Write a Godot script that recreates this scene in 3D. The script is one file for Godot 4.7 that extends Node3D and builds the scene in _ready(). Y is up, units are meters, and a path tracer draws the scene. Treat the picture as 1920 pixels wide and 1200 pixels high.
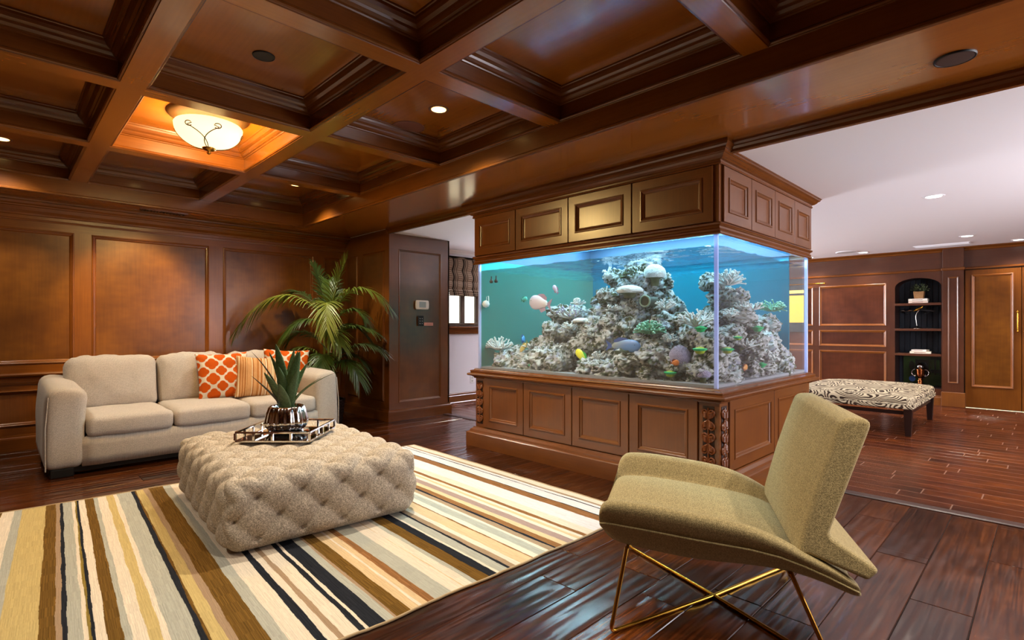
extends Node3D

var M := {}
var taken := {}
var rng := RandomNumberGenerator.new()

# ---------------------------------------------------------------- mesh builder
class MB:
	var v := PackedVector3Array()
	var n := PackedVector3Array()
	var t := PackedVector2Array()
	var c := PackedColorArray()
	var col := Color.WHITE
	var colored := false
	func tri(a: Vector3, b: Vector3, d: Vector3, na: Vector3, nb: Vector3, nd: Vector3, ta := Vector2.ZERO, tb := Vector2.ZERO, td := Vector2.ZERO) -> void:
		v.append(a); v.append(d); v.append(b)
		n.append(na); n.append(nd); n.append(nb)
		t.append(ta); t.append(td); t.append(tb)
		c.append(col); c.append(col); c.append(col)
	# corners counter-clockwise seen from outside
	func quad(a: Vector3, b: Vector3, d: Vector3, e: Vector3, ta: Vector2, tb: Vector2, td: Vector2, te: Vector2) -> void:
		var nn := (d - a).cross(e - b)
		if nn.length_squared() < 1e-14: return
		nn = nn.normalized()
		tri(a, b, d, nn, nn, nn, ta, tb, td)
		tri(a, d, e, nn, nn, nn, ta, td, te)
	# a face whose texture grain (v) runs along the direction g
	func face(a: Vector3, b: Vector3, d: Vector3, e: Vector3, g: Vector3, off := Vector2.ZERO) -> void:
		var nn := (d - a).cross(e - b).normalized()
		var gg := g - nn * g.dot(nn)
		if gg.length() < 0.1:
			gg = Vector3(0.31, 0.9, 0.29).cross(nn)
		gg = gg.normalized()
		var s := nn.cross(gg)
		quad(a, b, d, e, Vector2(a.dot(s), a.dot(gg)) + off, Vector2(b.dot(s), b.dot(gg)) + off, Vector2(d.dot(s), d.dot(gg)) + off, Vector2(e.dot(s), e.dot(gg)) + off)
	# chamfered box
	func box(lo: Vector3, hi: Vector3, g := Vector3.UP, k := 0.002, off := Vector2.ZERO) -> void:
		var m := (lo + hi) * 0.5
		var h := (hi - lo) * 0.5
		k = minf(k, minf(h.x, minf(h.y, h.z)) * 0.7)
		for ax in 3:
			for sg in [-1.0, 1.0]:
				var p := Vector3.ZERO; p[ax] = sg
				var u := Vector3.ZERO; u[(ax + 1) % 3] = 1.0
				var w := p.cross(u)
				var hu := absf(h.dot(u)) - k
				var hw := absf(h.dot(w.abs())) - k
				var q := m + p * h[ax]
				face(q - u * hu - w * hw, q + u * hu - w * hw, q + u * hu + w * hw, q - u * hu + w * hw, g, off)
		if k <= 0.0: return
		for ax in 3:
			var d := Vector3.ZERO; d[ax] = 1.0
			var b1 := (ax + 1) % 3
			var b2 := (ax + 2) % 3
			for s1 in [-1.0, 1.0]:
				for s2 in [-1.0, 1.0]:
					var pa := m; pa[b1] += s1 * h[b1]; pa[b2] += s2 * (h[b2] - k)
					var pb := m; pb[b1] += s1 * (h[b1] - k); pb[b2] += s2 * h[b2]
					var dd := d * (h[ax] - k)
					_edge(pa, pb, dd, pa + pb - m * 2.0, g, off)
		for sx in [-1.0, 1.0]:
			for sy in [-1.0, 1.0]:
				for sz in [-1.0, 1.0]:
					var a := m + Vector3(sx * h.x, sy * (h.y - k), sz * (h.z - k))
					var b := m + Vector3(sx * (h.x - k), sy * h.y, sz * (h.z - k))
					var e := m + Vector3(sx * (h.x - k), sy * (h.y - k), sz * h.z)
					var nn := Vector3(sx, sy, sz).normalized()
					if sx * sy * sz > 0: tri(a, b, e, nn, nn, nn)
					else: tri(a, e, b, nn, nn, nn)
	func _edge(pa: Vector3, pb: Vector3, dd: Vector3, out: Vector3, g: Vector3, off: Vector2) -> void:
		if (pb - pa).cross(dd).dot(out) > 0: face(pa - dd, pb - dd, pb + dd, pa + dd, g, off)
		else: face(pb - dd, pa - dd, pa + dd, pb + dd, g, off)
	# nested rectangles [x0, y0, x1, y1, height] in a plane: mitred frames, mouldings, raised panels
	func rings(o: Vector3, ux: Vector3, uy: Vector3, rects: Array, cap := true, grain := Vector3.ZERO, off := Vector2.ZERO) -> void:
		var un := ux.cross(uy)
		var prev := []
		var run := 0.0
		for k in rects.size():
			var r = rects[k]
			var hh: Vector3 = un * r[4]
			var p := [o + ux * r[0] + uy * r[1] + hh, o + ux * r[2] + uy * r[1] + hh, o + ux * r[2] + uy * r[3] + hh, o + ux * r[0] + uy * r[3] + hh]
			if k:
				var step: float = ((p[0] - prev[0]) as Vector3).length()
				for s in 4:
					var e := (s + 1) % 4
					var d: Vector3 = uy if s % 2 else ux
					var a: Vector3 = prev[s]; var b: Vector3 = prev[e]; var cc: Vector3 = p[e]; var f: Vector3 = p[s]
					var so := off + Vector2(run + s * 0.37, s * 0.51)
					quad(a, b, cc, f, so + Vector2(0, a.dot(d)), so + Vector2(0, b.dot(d)), so + Vector2(step, cc.dot(d)), so + Vector2(step, f.dot(d)))
				run += step
			prev = p
		if cap:
			face(prev[0], prev[1], prev[2], prev[3], grain if grain != Vector3.ZERO else uy, off)
	# profile swept along a straight line; profile points (out, up) go counter-clockwise when seen against the run
	func strip(a: Vector3, b: Vector3, out: Vector3, up: Vector3, prof: Array, closed := true, ma := 0.0, mb := 0.0) -> void:
		var d := (b - a).normalized()
		var run := 0.0
		var np := prof.size()
		for i in (np if closed else np - 1):
			var p: Vector2 = prof[i]; var q: Vector2 = prof[(i + 1) % np]
			var a1 := a + out * p.x + up * p.y + d * (ma * p.x); var a2 := a + out * q.x + up * q.y + d * (ma * q.x)
			var b1 := b + out * p.x + up * p.y + d * (mb * p.x); var b2 := b + out * q.x + up * q.y + d * (mb * q.x)
			var st := p.distance_to(q)
			var x1 := run; var x2 := run + st
			if out.cross(up).dot(d) > 0:
				quad(a1, a2, b2, b1, Vector2(x1, a1.dot(d)), Vector2(x2, a2.dot(d)), Vector2(x2, b2.dot(d)), Vector2(x1, b1.dot(d)))
			else:
				quad(a2, a1, b1, b2, Vector2(x2, a2.dot(d)), Vector2(x1, a1.dot(d)), Vector2(x1, b1.dot(d)), Vector2(x2, b2.dot(d)))
			run += st
		if closed:
			_fan(a, d, out, up, prof, true, ma)
			_fan(b, d, out, up, prof, false, mb)
	func _fan(o: Vector3, d: Vector3, out: Vector3, up: Vector3, prof: Array, back: bool, m: float) -> void:
		var pts := PackedVector2Array(prof)
		var idx := Geometry2D.triangulate_polygon(pts)
		var nn := -d if back else d
		for i in range(0, idx.size(), 3):
			var p := []
			for j in 3:
				var q: Vector2 = pts[idx[i + j]]
				p.append(o + out * q.x + up * q.y + d * (m * q.x))
			if (p[1] - p[0]).cross(p[2] - p[0]).dot(nn) < 0: p = [p[0], p[2], p[1]]
			tri(p[0], p[1], p[2], nn, nn, nn, pts[idx[i]], pts[idx[i + 1]], pts[idx[i + 2]])
	# smooth grid of points, rows of nu
	func grid(p: PackedVector3Array, nu: int, nv: int, cu := false, cv := false, us := 1.0, vs := 1.0, flip := false) -> void:
		var nn := PackedVector3Array(); nn.resize(p.size())
		for j in nv:
			for i in nu:
				var l := p[j * nu + ((i - 1 + nu) % nu if cu else maxi(i - 1, 0))]
				var r := p[j * nu + ((i + 1) % nu if cu else mini(i + 1, nu - 1))]
				var a := p[((j - 1 + nv) % nv if cv else maxi(j - 1, 0)) * nu + i]
				var b := p[((j + 1) % nv if cv else mini(j + 1, nv - 1)) * nu + i]
				var x := (r - l).cross(b - a)
				if x.length_squared() < 1e-16:
					var jj := clampi(j, 1, nv - 2)
					var l2 := p[jj * nu + ((i - 1 + nu) % nu if cu else maxi(i - 1, 0))]
					var r2 := p[jj * nu + ((i + 1) % nu if cu else mini(i + 1, nu - 1))]
					x = (r2 - l2).cross(b - a)
				nn[j * nu + i] = (-x if flip else x).normalized()
		for j in (nv if cv else nv - 1):
			for i in (nu if cu else nu - 1):
				var i2 := (i + 1) % nu; var j2 := (j + 1) % nv
				var q := [j * nu + i, j * nu + i2, j2 * nu + i2, j2 * nu + i]
				var u0 := us * i / nu; var u1 := us * (i + 1) / nu; var v0 := vs * j / nv; var v1 := vs * (j + 1) / nv
				var tt := [Vector2(u0, v0), Vector2(u1, v0), Vector2(u1, v1), Vector2(u0, v1)]
				if flip:
					q = [q[1], q[0], q[3], q[2]]; tt = [tt[1], tt[0], tt[3], tt[2]]
				if p[q[0]] != p[q[1]]:
					tri(p[q[0]], p[q[1]], p[q[2]], nn[q[0]], nn[q[1]], nn[q[2]], tt[0], tt[1], tt[2])
				if p[q[2]] != p[q[3]]:
					tri(p[q[0]], p[q[2]], p[q[3]], nn[q[0]], nn[q[2]], nn[q[3]], tt[0], tt[2], tt[3])
	# tube along points; radius may be a number or an array
	func tube(pts: Array, rad, sides := 8, caps := true) -> void:
		var m := pts.size()
		var up := Vector3.UP
		var d0: Vector3 = (pts[1] - pts[0]).normalized()
		if absf(d0.dot(up)) > 0.9: up = Vector3.RIGHT
		var x := up.cross(d0).normalized()
		var p := PackedVector3Array()
		var ends := []
		for j in m:
			var d: Vector3 = (pts[mini(j + 1, m - 1)] - pts[maxi(j - 1, 0)]).normalized()
			x = (x - d * x.dot(d)).normalized()
			var y := d.cross(x)
			var r: float = rad[j] if rad is Array else rad
			for i in sides:
				var a := TAU * i / sides
				p.append(pts[j] + (x * cos(a) + y * sin(a)) * r)
		var len := 0.0
		for j in m - 1: len += pts[j].distance_to(pts[j + 1])
		grid(p, sides, m, true, false, 0.2, len, false)
		if caps:
			for e in [0, m - 1]:
				var nn: Vector3 = (pts[0] - pts[1]).normalized() if e == 0 else (pts[m - 1] - pts[m - 2]).normalized()
				for i in range(1, sides - 1):
					var a := p[e * sides]; var b := p[e * sides + i]; var cc := p[e * sides + i + 1]
					if (b - a).cross(cc - a).dot(nn) < 0: tri(a, cc, b, nn, nn, nn)
					else: tri(a, b, cc, nn, nn, nn)
	# surface of revolution about the y axis at o: profile of (radius, height)
	func lathe(o: Vector3, prof: Array, seg := 24, flute := 0.0, nf := 0) -> void:
		var p := PackedVector3Array()
		for q in prof:
			for i in seg:
				var a := TAU * i / seg
				var r: float = q.x * (1.0 + flute * absf(sin(a * nf * 0.5)) if nf else 1.0)
				p.append(o + Vector3(cos(a) * r, q.y, -sin(a) * r))
		grid(p, seg, prof.size(), true, false, 1.0, 1.0, false)
	# rounded box as six grids; f moves each point (point, face number, s, t)
	func pillow(h: Vector3, r: float, step: float, f: Callable, o := Vector3.ZERO) -> void:
		for ax in 3:
			for sg in [-1.0, 1.0]:
				var a1 := (ax + 1) % 3; var a2 := (ax + 2) % 3
				var n1 := maxi(3, int(ceil(2 * h[a1] / step))) + 1
				var n2 := maxi(3, int(ceil(2 * h[a2] / step))) + 1
				var p := PackedVector3Array()
				for j in n2:
					for i in n1:
						var q := Vector3.ZERO
						q[ax] = sg * h[ax]
						q[a1] = (2.0 * i / (n1 - 1) - 1.0) * h[a1]
						q[a2] = (2.0 * j / (n2 - 1) - 1.0) * h[a2]
						var inn := Vector3(clampf(q.x, -h.x + r, h.x - r), clampf(q.y, -h.y + r, h.y - r), clampf(q.z, -h.z + r, h.z - r))
						var dd := q - inn
						var nr := dd.normalized()
						p.append(o + f.call(inn + nr * r, nr))
				grid(p, n1, n2, false, false, 2 * h[a1], 2 * h[a2], sg < 0)
		weld()
	# average the normals of vertices that share a place
	func weld(from := 0) -> void:
		var sum := {}
		var k := PackedInt64Array(); k.resize(v.size())
		for i in range(from, v.size()):
			var p := v[i] * 4000.0
			var key := (int(round(p.x)) + 500000) * 1000003 * 1009 + (int(round(p.y)) + 500000) * 1009007 + int(round(p.z))
			k[i] = key
		for i in range(from, v.size(), 3):
			var fn := (v[i + 2] - v[i]).cross(v[i + 1] - v[i])
			for j in 3:
				sum[k[i + j]] = sum.get(k[i + j], Vector3.ZERO) + fn
		for i in range(from, v.size()):
			var s: Vector3 = sum[k[i]]
			if s.length_squared() > 1e-20: n[i] = s.normalized()
	func mesh() -> ArrayMesh:
		var a := []; a.resize(Mesh.ARRAY_MAX)
		a[Mesh.ARRAY_VERTEX] = v; a[Mesh.ARRAY_NORMAL] = n; a[Mesh.ARRAY_TEX_UV] = t
		if colored: a[Mesh.ARRAY_COLOR] = c
		var m := ArrayMesh.new()
		m.add_surface_from_arrays(Mesh.PRIMITIVE_TRIANGLES, a)
		return m

# ---------------------------------------------------------------- naming
func numbered(called: String) -> String:
	if not taken.has(called):
		taken[called] = 0
		return called
	taken[called] += 1
	return "%s_%03d" % [called, taken[called]]

func tag(o: Node, label: String, category: String, group := "") -> void:
	o.set_meta("label", label); o.set_meta("category", category)
	if group: o.set_meta("group", group)

func thing(called: String, label: String, category: String, at := Vector3.ZERO, turn := 0.0, group := "") -> Node3D:
	var o := Node3D.new()
	o.name = numbered(called)
	add_child(o)
	o.position = at; o.rotation.y = turn
	tag(o, label, category, group)
	return o

func part(called: String, b, m: Material, parent: Node, at := Vector3.ZERO) -> MeshInstance3D:
	var o := MeshInstance3D.new()
	o.name = called
	o.mesh = b.mesh() if b is MB else b
	o.material_override = m
	o.position = at
	parent.add_child(o, true)
	return o

func single(called: String, b, m: Material, label: String, category: String, at := Vector3.ZERO, turn := 0.0, group := "") -> MeshInstance3D:
	var o := MeshInstance3D.new()
	o.name = numbered(called)
	o.mesh = b.mesh() if b is MB else b
	o.material_override = m
	o.position = at; o.rotation.y = turn
	add_child(o)
	tag(o, label, category, group)
	return o

func struct(called: String, b, m: Material, label := "", category := "") -> MeshInstance3D:
	var o := MeshInstance3D.new()
	o.name = numbered(called)
	o.mesh = b.mesh() if b is MB else b
	o.material_override = m
	add_child(o)
	o.set_meta("kind", "structure")
	if label: o.set_meta("label", label)
	if category: o.set_meta("category", category)
	return o

func slab(lo: Vector3, hi: Vector3, g := Vector3.UP, k := 0.0) -> MB:
	var b := MB.new()
	b.box(lo, hi, g, k)
	return b

# ---------------------------------------------------------------- materials
func gray(w: int, h: int, freq: float, sd: int, oct := 3, w2 := 0, h2 := 0) -> PackedByteArray:
	var f := FastNoiseLite.new()
	f.seed = sd; f.frequency = freq; f.fractal_octaves = oct; f.noise_type = FastNoiseLite.TYPE_SIMPLEX_SMOOTH
	var im := f.get_seamless_image(w, h)
	im.convert(Image.FORMAT_L8)
	if w2: im.resize(w2, h2, Image.INTERPOLATE_CUBIC)
	return im.get_data()

func picture(w: int, h: int, px: PackedByteArray) -> ImageTexture:
	return ImageTexture.create_from_image(Image.create_from_data(w, h, false, Image.FORMAT_RGB8, px))

# wood: fine streaks along v, soft clouds and cross figure
func wood_tex(sd: int, streak: float, cloud: float, fig: float, dark: Color, light: Color) -> ImageTexture:
	var w := 512; var h := 1024
	var a := gray(512, 48, 0.09, sd, 4, w, h)
	var b := gray(64, 96, 0.035, sd + 1, 3, w, h)
	var d := gray(128, 512, 0.05, sd + 2, 2, w, h)
	var px := PackedByteArray(); px.resize(w * h * 3)
	for i in w * h:
		var k := clampf(0.5 + (a[i] - 128) / 255.0 * streak + (b[i] - 128) / 255.0 * cloud + (d[i] - 128) / 255.0 * fig, 0.0, 1.0)
		px[i * 3] = int(255 * lerpf(dark.r, light.r, k)); px[i * 3 + 1] = int(255 * lerpf(dark.g, light.g, k)); px[i * 3 + 2] = int(255 * lerpf(dark.b, light.b, k))
	return picture(w, h, px)

func noise_tex(freq: float, sd: int, lo: Color, hi: Color, oct := 3, w := 512, h := 512) -> ImageTexture:
	var a := gray(w, h, freq, sd, oct)
	var px := PackedByteArray(); px.resize(w * h * 3)
	for i in w * h:
		var k := a[i] / 255.0
		px[i * 3] = int(255 * lerpf(lo.r, hi.r, k)); px[i * 3 + 1] = int(255 * lerpf(lo.g, hi.g, k)); px[i * 3 + 2] = int(255 * lerpf(lo.b, hi.b, k))
	return picture(w, h, px)

func mat(col: Color, rough := 0.6, metal := 0.0) -> StandardMaterial3D:
	var m := StandardMaterial3D.new()
	m.albedo_color = col; m.roughness = rough; m.metallic = metal
	return m

func wood(tex: Texture2D, col: Color, rough: float, coat := 0.0, us := 0.8, vs := 0.4) -> StandardMaterial3D:
	var m := mat(col, rough)
	m.albedo_texture = tex
	m.uv1_scale = Vector3(us, vs, 1)
	if coat > 0:
		m.clearcoat_enabled = true; m.clearcoat = coat; m.clearcoat_roughness = 0.12
	return m

func cloth(col: Color, tex: Texture2D, scale: float, bump: Texture2D, cm: float, rough := 0.9) -> StandardMaterial3D:
	var m := mat(col, rough)
	m.albedo_texture = tex
	m.uv1_triplanar = true; m.uv1_scale = Vector3.ONE * scale
	m.metallic_specular = 0.25
	if bump:
		m.heightmap_enabled = true; m.heightmap_texture = bump; m.heightmap_scale = cm
	m.rim_enabled = true; m.rim = 0.25; m.rim_tint = 0.6
	return m

func weave_tex(w: int, cells: int, sd: int, lo: float) -> ImageTexture:
	var px := PackedByteArray(); px.resize(w * w * 3)
	var a := gray(w, w, 0.08, sd, 2)
	var r := RandomNumberGenerator.new(); r.seed = sd
	var tone := PackedFloat32Array(); tone.resize(cells * cells)
	for i in cells * cells: tone[i] = r.randf_range(lo, 1.0)
	for y in w:
		for x in w:
			var cx := x * cells / w; var cy := y * cells / w
			var fx := float(x * cells % w) / w; var fy := float(y * cells % w) / w
			var over := (cx + cy) % 2 == 0
			var e := 4.0 * (fy * (1 - fy) if over else fx * (1 - fx))
			var k := tone[cy * cells + cx] * (0.72 + 0.28 * e) * (0.9 + 0.2 * a[y * w + x] / 255.0)
			var q := clampi(int(255 * k), 0, 255)
			var i := (y * w + x) * 3
			px[i] = q; px[i + 1] = q; px[i + 2] = q
	return picture(w, w, px)

# ---------------------------------------------------------------- set up
func _ready() -> void:
	rng.seed = 7
	var cam := Camera3D.new()
	cam.name = "camera"
	cam.position = Vector3(0, 1.22, 0)
	cam.rotation_degrees = Vector3(0, -44.4, 0)
	cam.projection = Camera3D.PROJECTION_FRUSTUM
	cam.near = 0.05; cam.far = 60.0
	cam.size = 0.05 * 1200.0 / 988.0
	cam.frustum_offset = Vector2(0, 0.05 * 12.0 / 988.0)
	add_child(cam)
	cam.current = true
	var sm := ProceduralSkyMaterial.new()
	sm.sky_top_color = Color(0.75, 0.82, 0.95); sm.sky_horizon_color = Color(1.0, 0.97, 0.86)
	sm.ground_horizon_color = Color(1.0, 0.95, 0.82); sm.ground_bottom_color = Color(0.8, 0.75, 0.62)
	sm.sky_energy_multiplier = 1.0; sm.ground_energy_multiplier = 1.0
	var sky := Sky.new(); sky.sky_material = sm
	var env := Environment.new()
	env.background_mode = Environment.BG_SKY; env.sky = sky
	env.background_energy_multiplier = 2.2
	env.tonemap_mode = Environment.TONE_MAPPER_LINEAR
	env.tonemap_exposure = 1.5
	env.sdfgi_enabled = true; env.ssao_enabled = true; env.ssil_enabled = true
	var we := WorldEnvironment.new(); we.name = "surroundings"; we.environment = env
	add_child(we)
	# unseen window behind the camera, placed to light the white ceiling
	area("unseen_window_daylight", Vector3(5.4, 1.45, 2.52), Vector3(5.4, 1.8, 0), Vector2(2.8, 1.5), Color(0.97, 0.96, 1.0), 13.5)
	# and unseen windows behind the aquarium, placed to brighten the white ceiling
	for x in [[7.55, 1.4], [9.15, 1.2]]:
		area("unseen_window_daylight", Vector3(x[0], 1.72, -6.5), Vector3(x[0], 2.5, 0), Vector2(x[1], 0.95), Color(0.95, 0.96, 1.0), 26.0 if x[0] < 8.0 else 4.0)
	materials()
	floor_planks()
	shell()
	left_wall()
	pillar()
	coffers()
	white_room()
	far_wall()
	aquarium()
	sofa()
	cushions()
	rug()
	ottoman()
	tray_and_aloe()
	palm()
	armchair()
	bench()
	fittings()
	niche_things()
	reef()

func area(called: String, at: Vector3, to: Vector3, size: Vector2, col: Color, e: float) -> void:
	var l := AreaLight3D.new()
	l.name = called
	l.area_size = size; l.light_color = col; l.light_energy = e
	l.shadow_enabled = true
	l.area_range = 30.0
	add_child(l, true)
	l.look_at_from_position(at, to, Vector3.UP if absf((to - at).normalized().y) < 0.95 else Vector3.BACK)

func spot(at: Vector3, col: Color, e: float, angle := 62.0, size := 0.05) -> SpotLight3D:
	var l := SpotLight3D.new()
	l.name = "downlight_beam"
	l.position = at
	l.rotation_degrees.x = -90
	l.spot_angle = angle; l.spot_angle_attenuation = 0.7; l.spot_range = 20.0; l.spot_attenuation = 2.0
	l.light_color = col; l.light_energy = e; l.light_size = size
	l.shadow_enabled = true
	add_child(l, true)
	return l

func materials() -> void:
	var wt := wood_tex(11, 0.3, 0.9, 0.35, Color(0.7, 0.64, 0.58), Color(1.0, 0.98, 0.95))
	var wt2 := wood_tex(23, 0.4, 0.5, 0.15, Color(0.76, 0.71, 0.66), Color(1, 1, 1))
	var wt3 := wood_tex(29, 0.25, 0.3, 0.1, Color(0.8, 0.76, 0.7), Color(1, 1, 1))
	var ft := wood_tex(37, 1.0, 0.5, 0.3, Color(0.4, 0.34, 0.3), Color(1, 0.97, 0.92))
	M.panel = wood(wt, Color(0.52, 0.31, 0.07), 0.3, 0.05)
	M.panel.albedo_color = Color(0.43, 0.255, 0.055); M.panel.metallic_specular = 0.42
	M.frame = wood(wt2, Color(0.46, 0.26, 0.06), 0.3, 0.05, 1.2, 0.4)
	M.frame.metallic_specular = 0.42
	M.trim = wood(wt2, Color(0.45, 0.25, 0.075), 0.27, 0.25, 1.2, 0.4)
	M.ceil = wood(wt3, Color(0.66, 0.39, 0.1), 0.24, 0.7)
	M.ceil.metallic_specular = 0.8
	M.cab = wood(wt2, Color(0.48, 0.27, 0.06), 0.3, 0.1, 1.2, 0.4)
	M.cab.metallic_specular = 0.7
	M.gold = wood(wt2, Color(0.56, 0.33, 0.13), 0.28, 0.1, 1.2, 0.4)  # lighter tone carries the golden highlights on the far mouldings
	M.dark = mat(Color(0.03, 0.018, 0.012), 0.7)
	var hb := gray(160, 40, 0.075, 51, 1, 512, 512)
	var hb2 := gray(256, 256, 0.02, 57, 2, 512, 512)
	var px := PackedByteArray(); px.resize(512 * 512 * 3)
	for i in 512 * 512:
		var k := clampi(int(hb[i] * 0.75 + hb2[i] * 0.25), 0, 255)
		px[i * 3] = k; px[i * 3 + 1] = k; px[i * 3 + 2] = k
	var ht := picture(512, 512, px)
	M.planks = []
	for k in 5:
		var cc: Color = [Color(0.36, 0.185, 0.07), Color(0.3, 0.15, 0.06), Color(0.41, 0.215, 0.08), Color(0.33, 0.165, 0.07), Color(0.27, 0.13, 0.05)][k]
		var m := wood(ft, cc, 0.19, 0.0, 1.6, 0.5)
		m.metallic_specular = 0.6
		m.heightmap_enabled = true; m.heightmap_texture = ht; m.heightmap_scale = 0.5
		M.planks.append(m)
	M.boards = []
	for k in 4:
		var cc: Color = [Color(0.44, 0.21, 0.075), Color(0.38, 0.175, 0.065), Color(0.48, 0.24, 0.085), Color(0.41, 0.19, 0.07)][k]
		M.boards.append(wood(ft, cc, 0.24, 0.0, 1.6, 0.5))
		M.boards[k].metallic_specular = 0.5
	M.white = mat(Color(0.95, 0.945, 0.96), 0.75)
	M.wallw = mat(Color(0.86, 0.85, 0.88), 0.8)
	M.brass = mat(Color(0.75, 0.55, 0.2), 0.22, 1.0)
	M.steel = mat(Color(0.8, 0.78, 0.75), 0.1, 1.0)
	M.glass = mat(Color(1, 1, 1, 0.02), 0.02)
	M.glass.metallic_specular = 0.3
	M.glass.transparency = BaseMaterial3D.TRANSPARENCY_ALPHA
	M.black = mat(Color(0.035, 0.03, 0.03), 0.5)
	M.warm = mat(Color(1, 0.93, 0.75), 0.5)
	M.warm.emission_enabled = true; M.warm.emission = Color(1.0, 0.83, 0.5); M.warm.emission_energy_multiplier = 5.0
	M.cool = mat(Color(1, 1, 1), 0.5)
	M.cool.emission_enabled = true; M.cool.emission = Color(1.0, 0.97, 0.9); M.cool.emission_energy_multiplier = 4.0

# ---------------------------------------------------------------- floor
func floor_planks() -> void:
	var fl := struct("floor", slab(Vector3(-2.6, -0.12, -7.1), Vector3(10.42, -0.005, 2.6), Vector3.RIGHT), M.dark)
	var row := 0
	var made := 0
	var z := 1.0 - 0.225 + 0.0
	z = -0.225 + 0.2175 * 3
	while z > -7.1:
		var zn := maxf(z - 0.2175, -7.1)
		var x := -0.35 - rng.randf() * 0.9
		var first := true
		while x < 4.43:
			var xn := x + rng.randf_range(1.0, 2.1)
			if absf(z + 0.225) < 0.01 and first: xn = 2.93 - 1.5; first = false
			elif absf(z + 0.225) < 0.01: xn = 2.93 if x < 2.9 else 4.43
			if xn > 4.1: xn = 4.43
			var b := slab(Vector3(x + 0.0012, -0.01, zn + 0.0012), Vector3(xn - 0.0012, rng.randf_range(-0.0012, 0.0004), z - 0.0012), Vector3.RIGHT, 0.0025)
			for i in b.t.size(): b.t[i] += Vector2(row * 0.371, row * 0.53 + x * 0.7)
			part("plank", b, M.planks[rng.randi() % 5], fl)
			x = xn
		z = zn
		row += 1
	# the threshold and the narrow boards beyond it
	var th := MB.new()
	th.strip(Vector3(4.475, 0, 2.6), Vector3(4.475, 0, -6.59), Vector3.LEFT, Vector3.UP, [Vector2(-0.05, -0.005), Vector2(0.05, -0.005), Vector2(0.05, 0.004), Vector2(0.035, 0.009), Vector2(-0.035, 0.009), Vector2(-0.05, 0.004)])
	part("threshold", th, mat(Color(0.2, 0.1, 0.06), 0.45), fl)
	part("tan_joint_bed", slab(Vector3(4.53, -0.008, -6.59), Vector3(10.36, -0.0007, 1.2)), mat(Color(0.4, 0.26, 0.17), 0.8), fl)  # tan slab that shows as thin lines between the far boards
	var far := [MB.new(), MB.new(), MB.new(), MB.new()]
	var x := 4.525
	while x < 10.42:
		var xn := minf(x + 0.152, 10.42)
		var z0 := 2.6
		z0 = 0.35 + rng.randf() * 0.8 if x < 8.6 else 2.6
		while z0 > -6.59:
			var z1 := maxf(z0 - rng.randf_range(0.7, 1.35), -6.59)
			var lo := Vector3(x + 0.003, -0.01, z1 + 0.003)
			var hi := Vector3(xn - 0.003, rng.randf_range(0.0, 0.0005), z0 - 0.003)
			var k := rng.randi() % 4
			if x < 8.9 and z0 > -1.75:
				var b := slab(lo, hi, Vector3.FORWARD, 0.002)
				for i in b.t.size(): b.t[i] += Vector2(x * 2.3, x * 3.1 + z0)
				part("floorboard", b, M.boards[k], fl)
			else:
				far[k].box(lo, hi, Vector3.FORWARD, 0.002, Vector2(x * 2.3, x * 3.1 + z0))
			z0 = z1
		x = xn
	for k in 4:
		var o := part("floorboards_beyond", far[k], M.boards[k], fl)
		o.set_meta("kind", "stuff")
	var rest := MB.new()
	rest.box(Vector3(-2.6, -0.01, -7.1), Vector3(-0.36, 0.0, 2.6), Vector3.RIGHT, 0.0)
	rest.box(Vector3(-0.36, -0.01, 0.43), Vector3(4.43, 0.0, 2.6), Vector3.RIGHT, 0.0)
	rest.box(Vector3(4.525, -0.01, 1.2), Vector3(8.6, -0.003, 2.6), Vector3.FORWARD, 0.0)
	part("floor_behind", rest, M.boards[0], fl)

# ---------------------------------------------------------------- the shell that closes the rooms
func shell() -> void:
	struct("wall_near_side", slab(Vector3(-2.75, 0, -7.25), Vector3(-2.6, 2.95, 2.75)), M.panel)
	var bk := MB.new()
	bk.box(Vector3(-2.6, 0, 2.6), Vector3(3.9, 2.95, 2.75), Vector3.UP, 0)
	bk.box(Vector3(6.9, 0, 2.6), Vector3(10.57, 2.95, 2.75), Vector3.UP, 0)
	for x in [[3.9, 6.9]]:
		bk.box(Vector3(x[0], 0, 2.6), Vector3(x[1], 0.65, 2.75), Vector3.UP, 0)
		bk.box(Vector3(x[0], 2.25, 2.6), Vector3(x[1], 2.95, 2.75), Vector3.UP, 0)
	struct("wall_behind", bk, M.panel)
	var k := 2
	for x in [[3.9, 6.9]]:
		var w := struct("window_%d" % k, frame_mesh(Vector3(x[0], 0.65, 2.66), Vector3.RIGHT, Vector3.UP, x[1] - x[0], 1.6, 0.06), M.trim)  # window out of view, sized and placed for light on the white ceiling
		part("pane", slab(Vector3(x[0], 0.65, 2.67), Vector3(x[1], 2.25, 2.676)), M.glass, w)
		k += 1

func frame_mesh(o: Vector3, ux: Vector3, uy: Vector3, w: float, h: float, f: float, d := 0.05) -> MB:
	var b := MB.new()
	b.rings(o, ux, uy, [[0, 0, w, h, -d], [0, 0, w, h, 0], [f, f, w - f, h - f, 0], [f, f, w - f, h - f, -d]], false)
	return b

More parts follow.
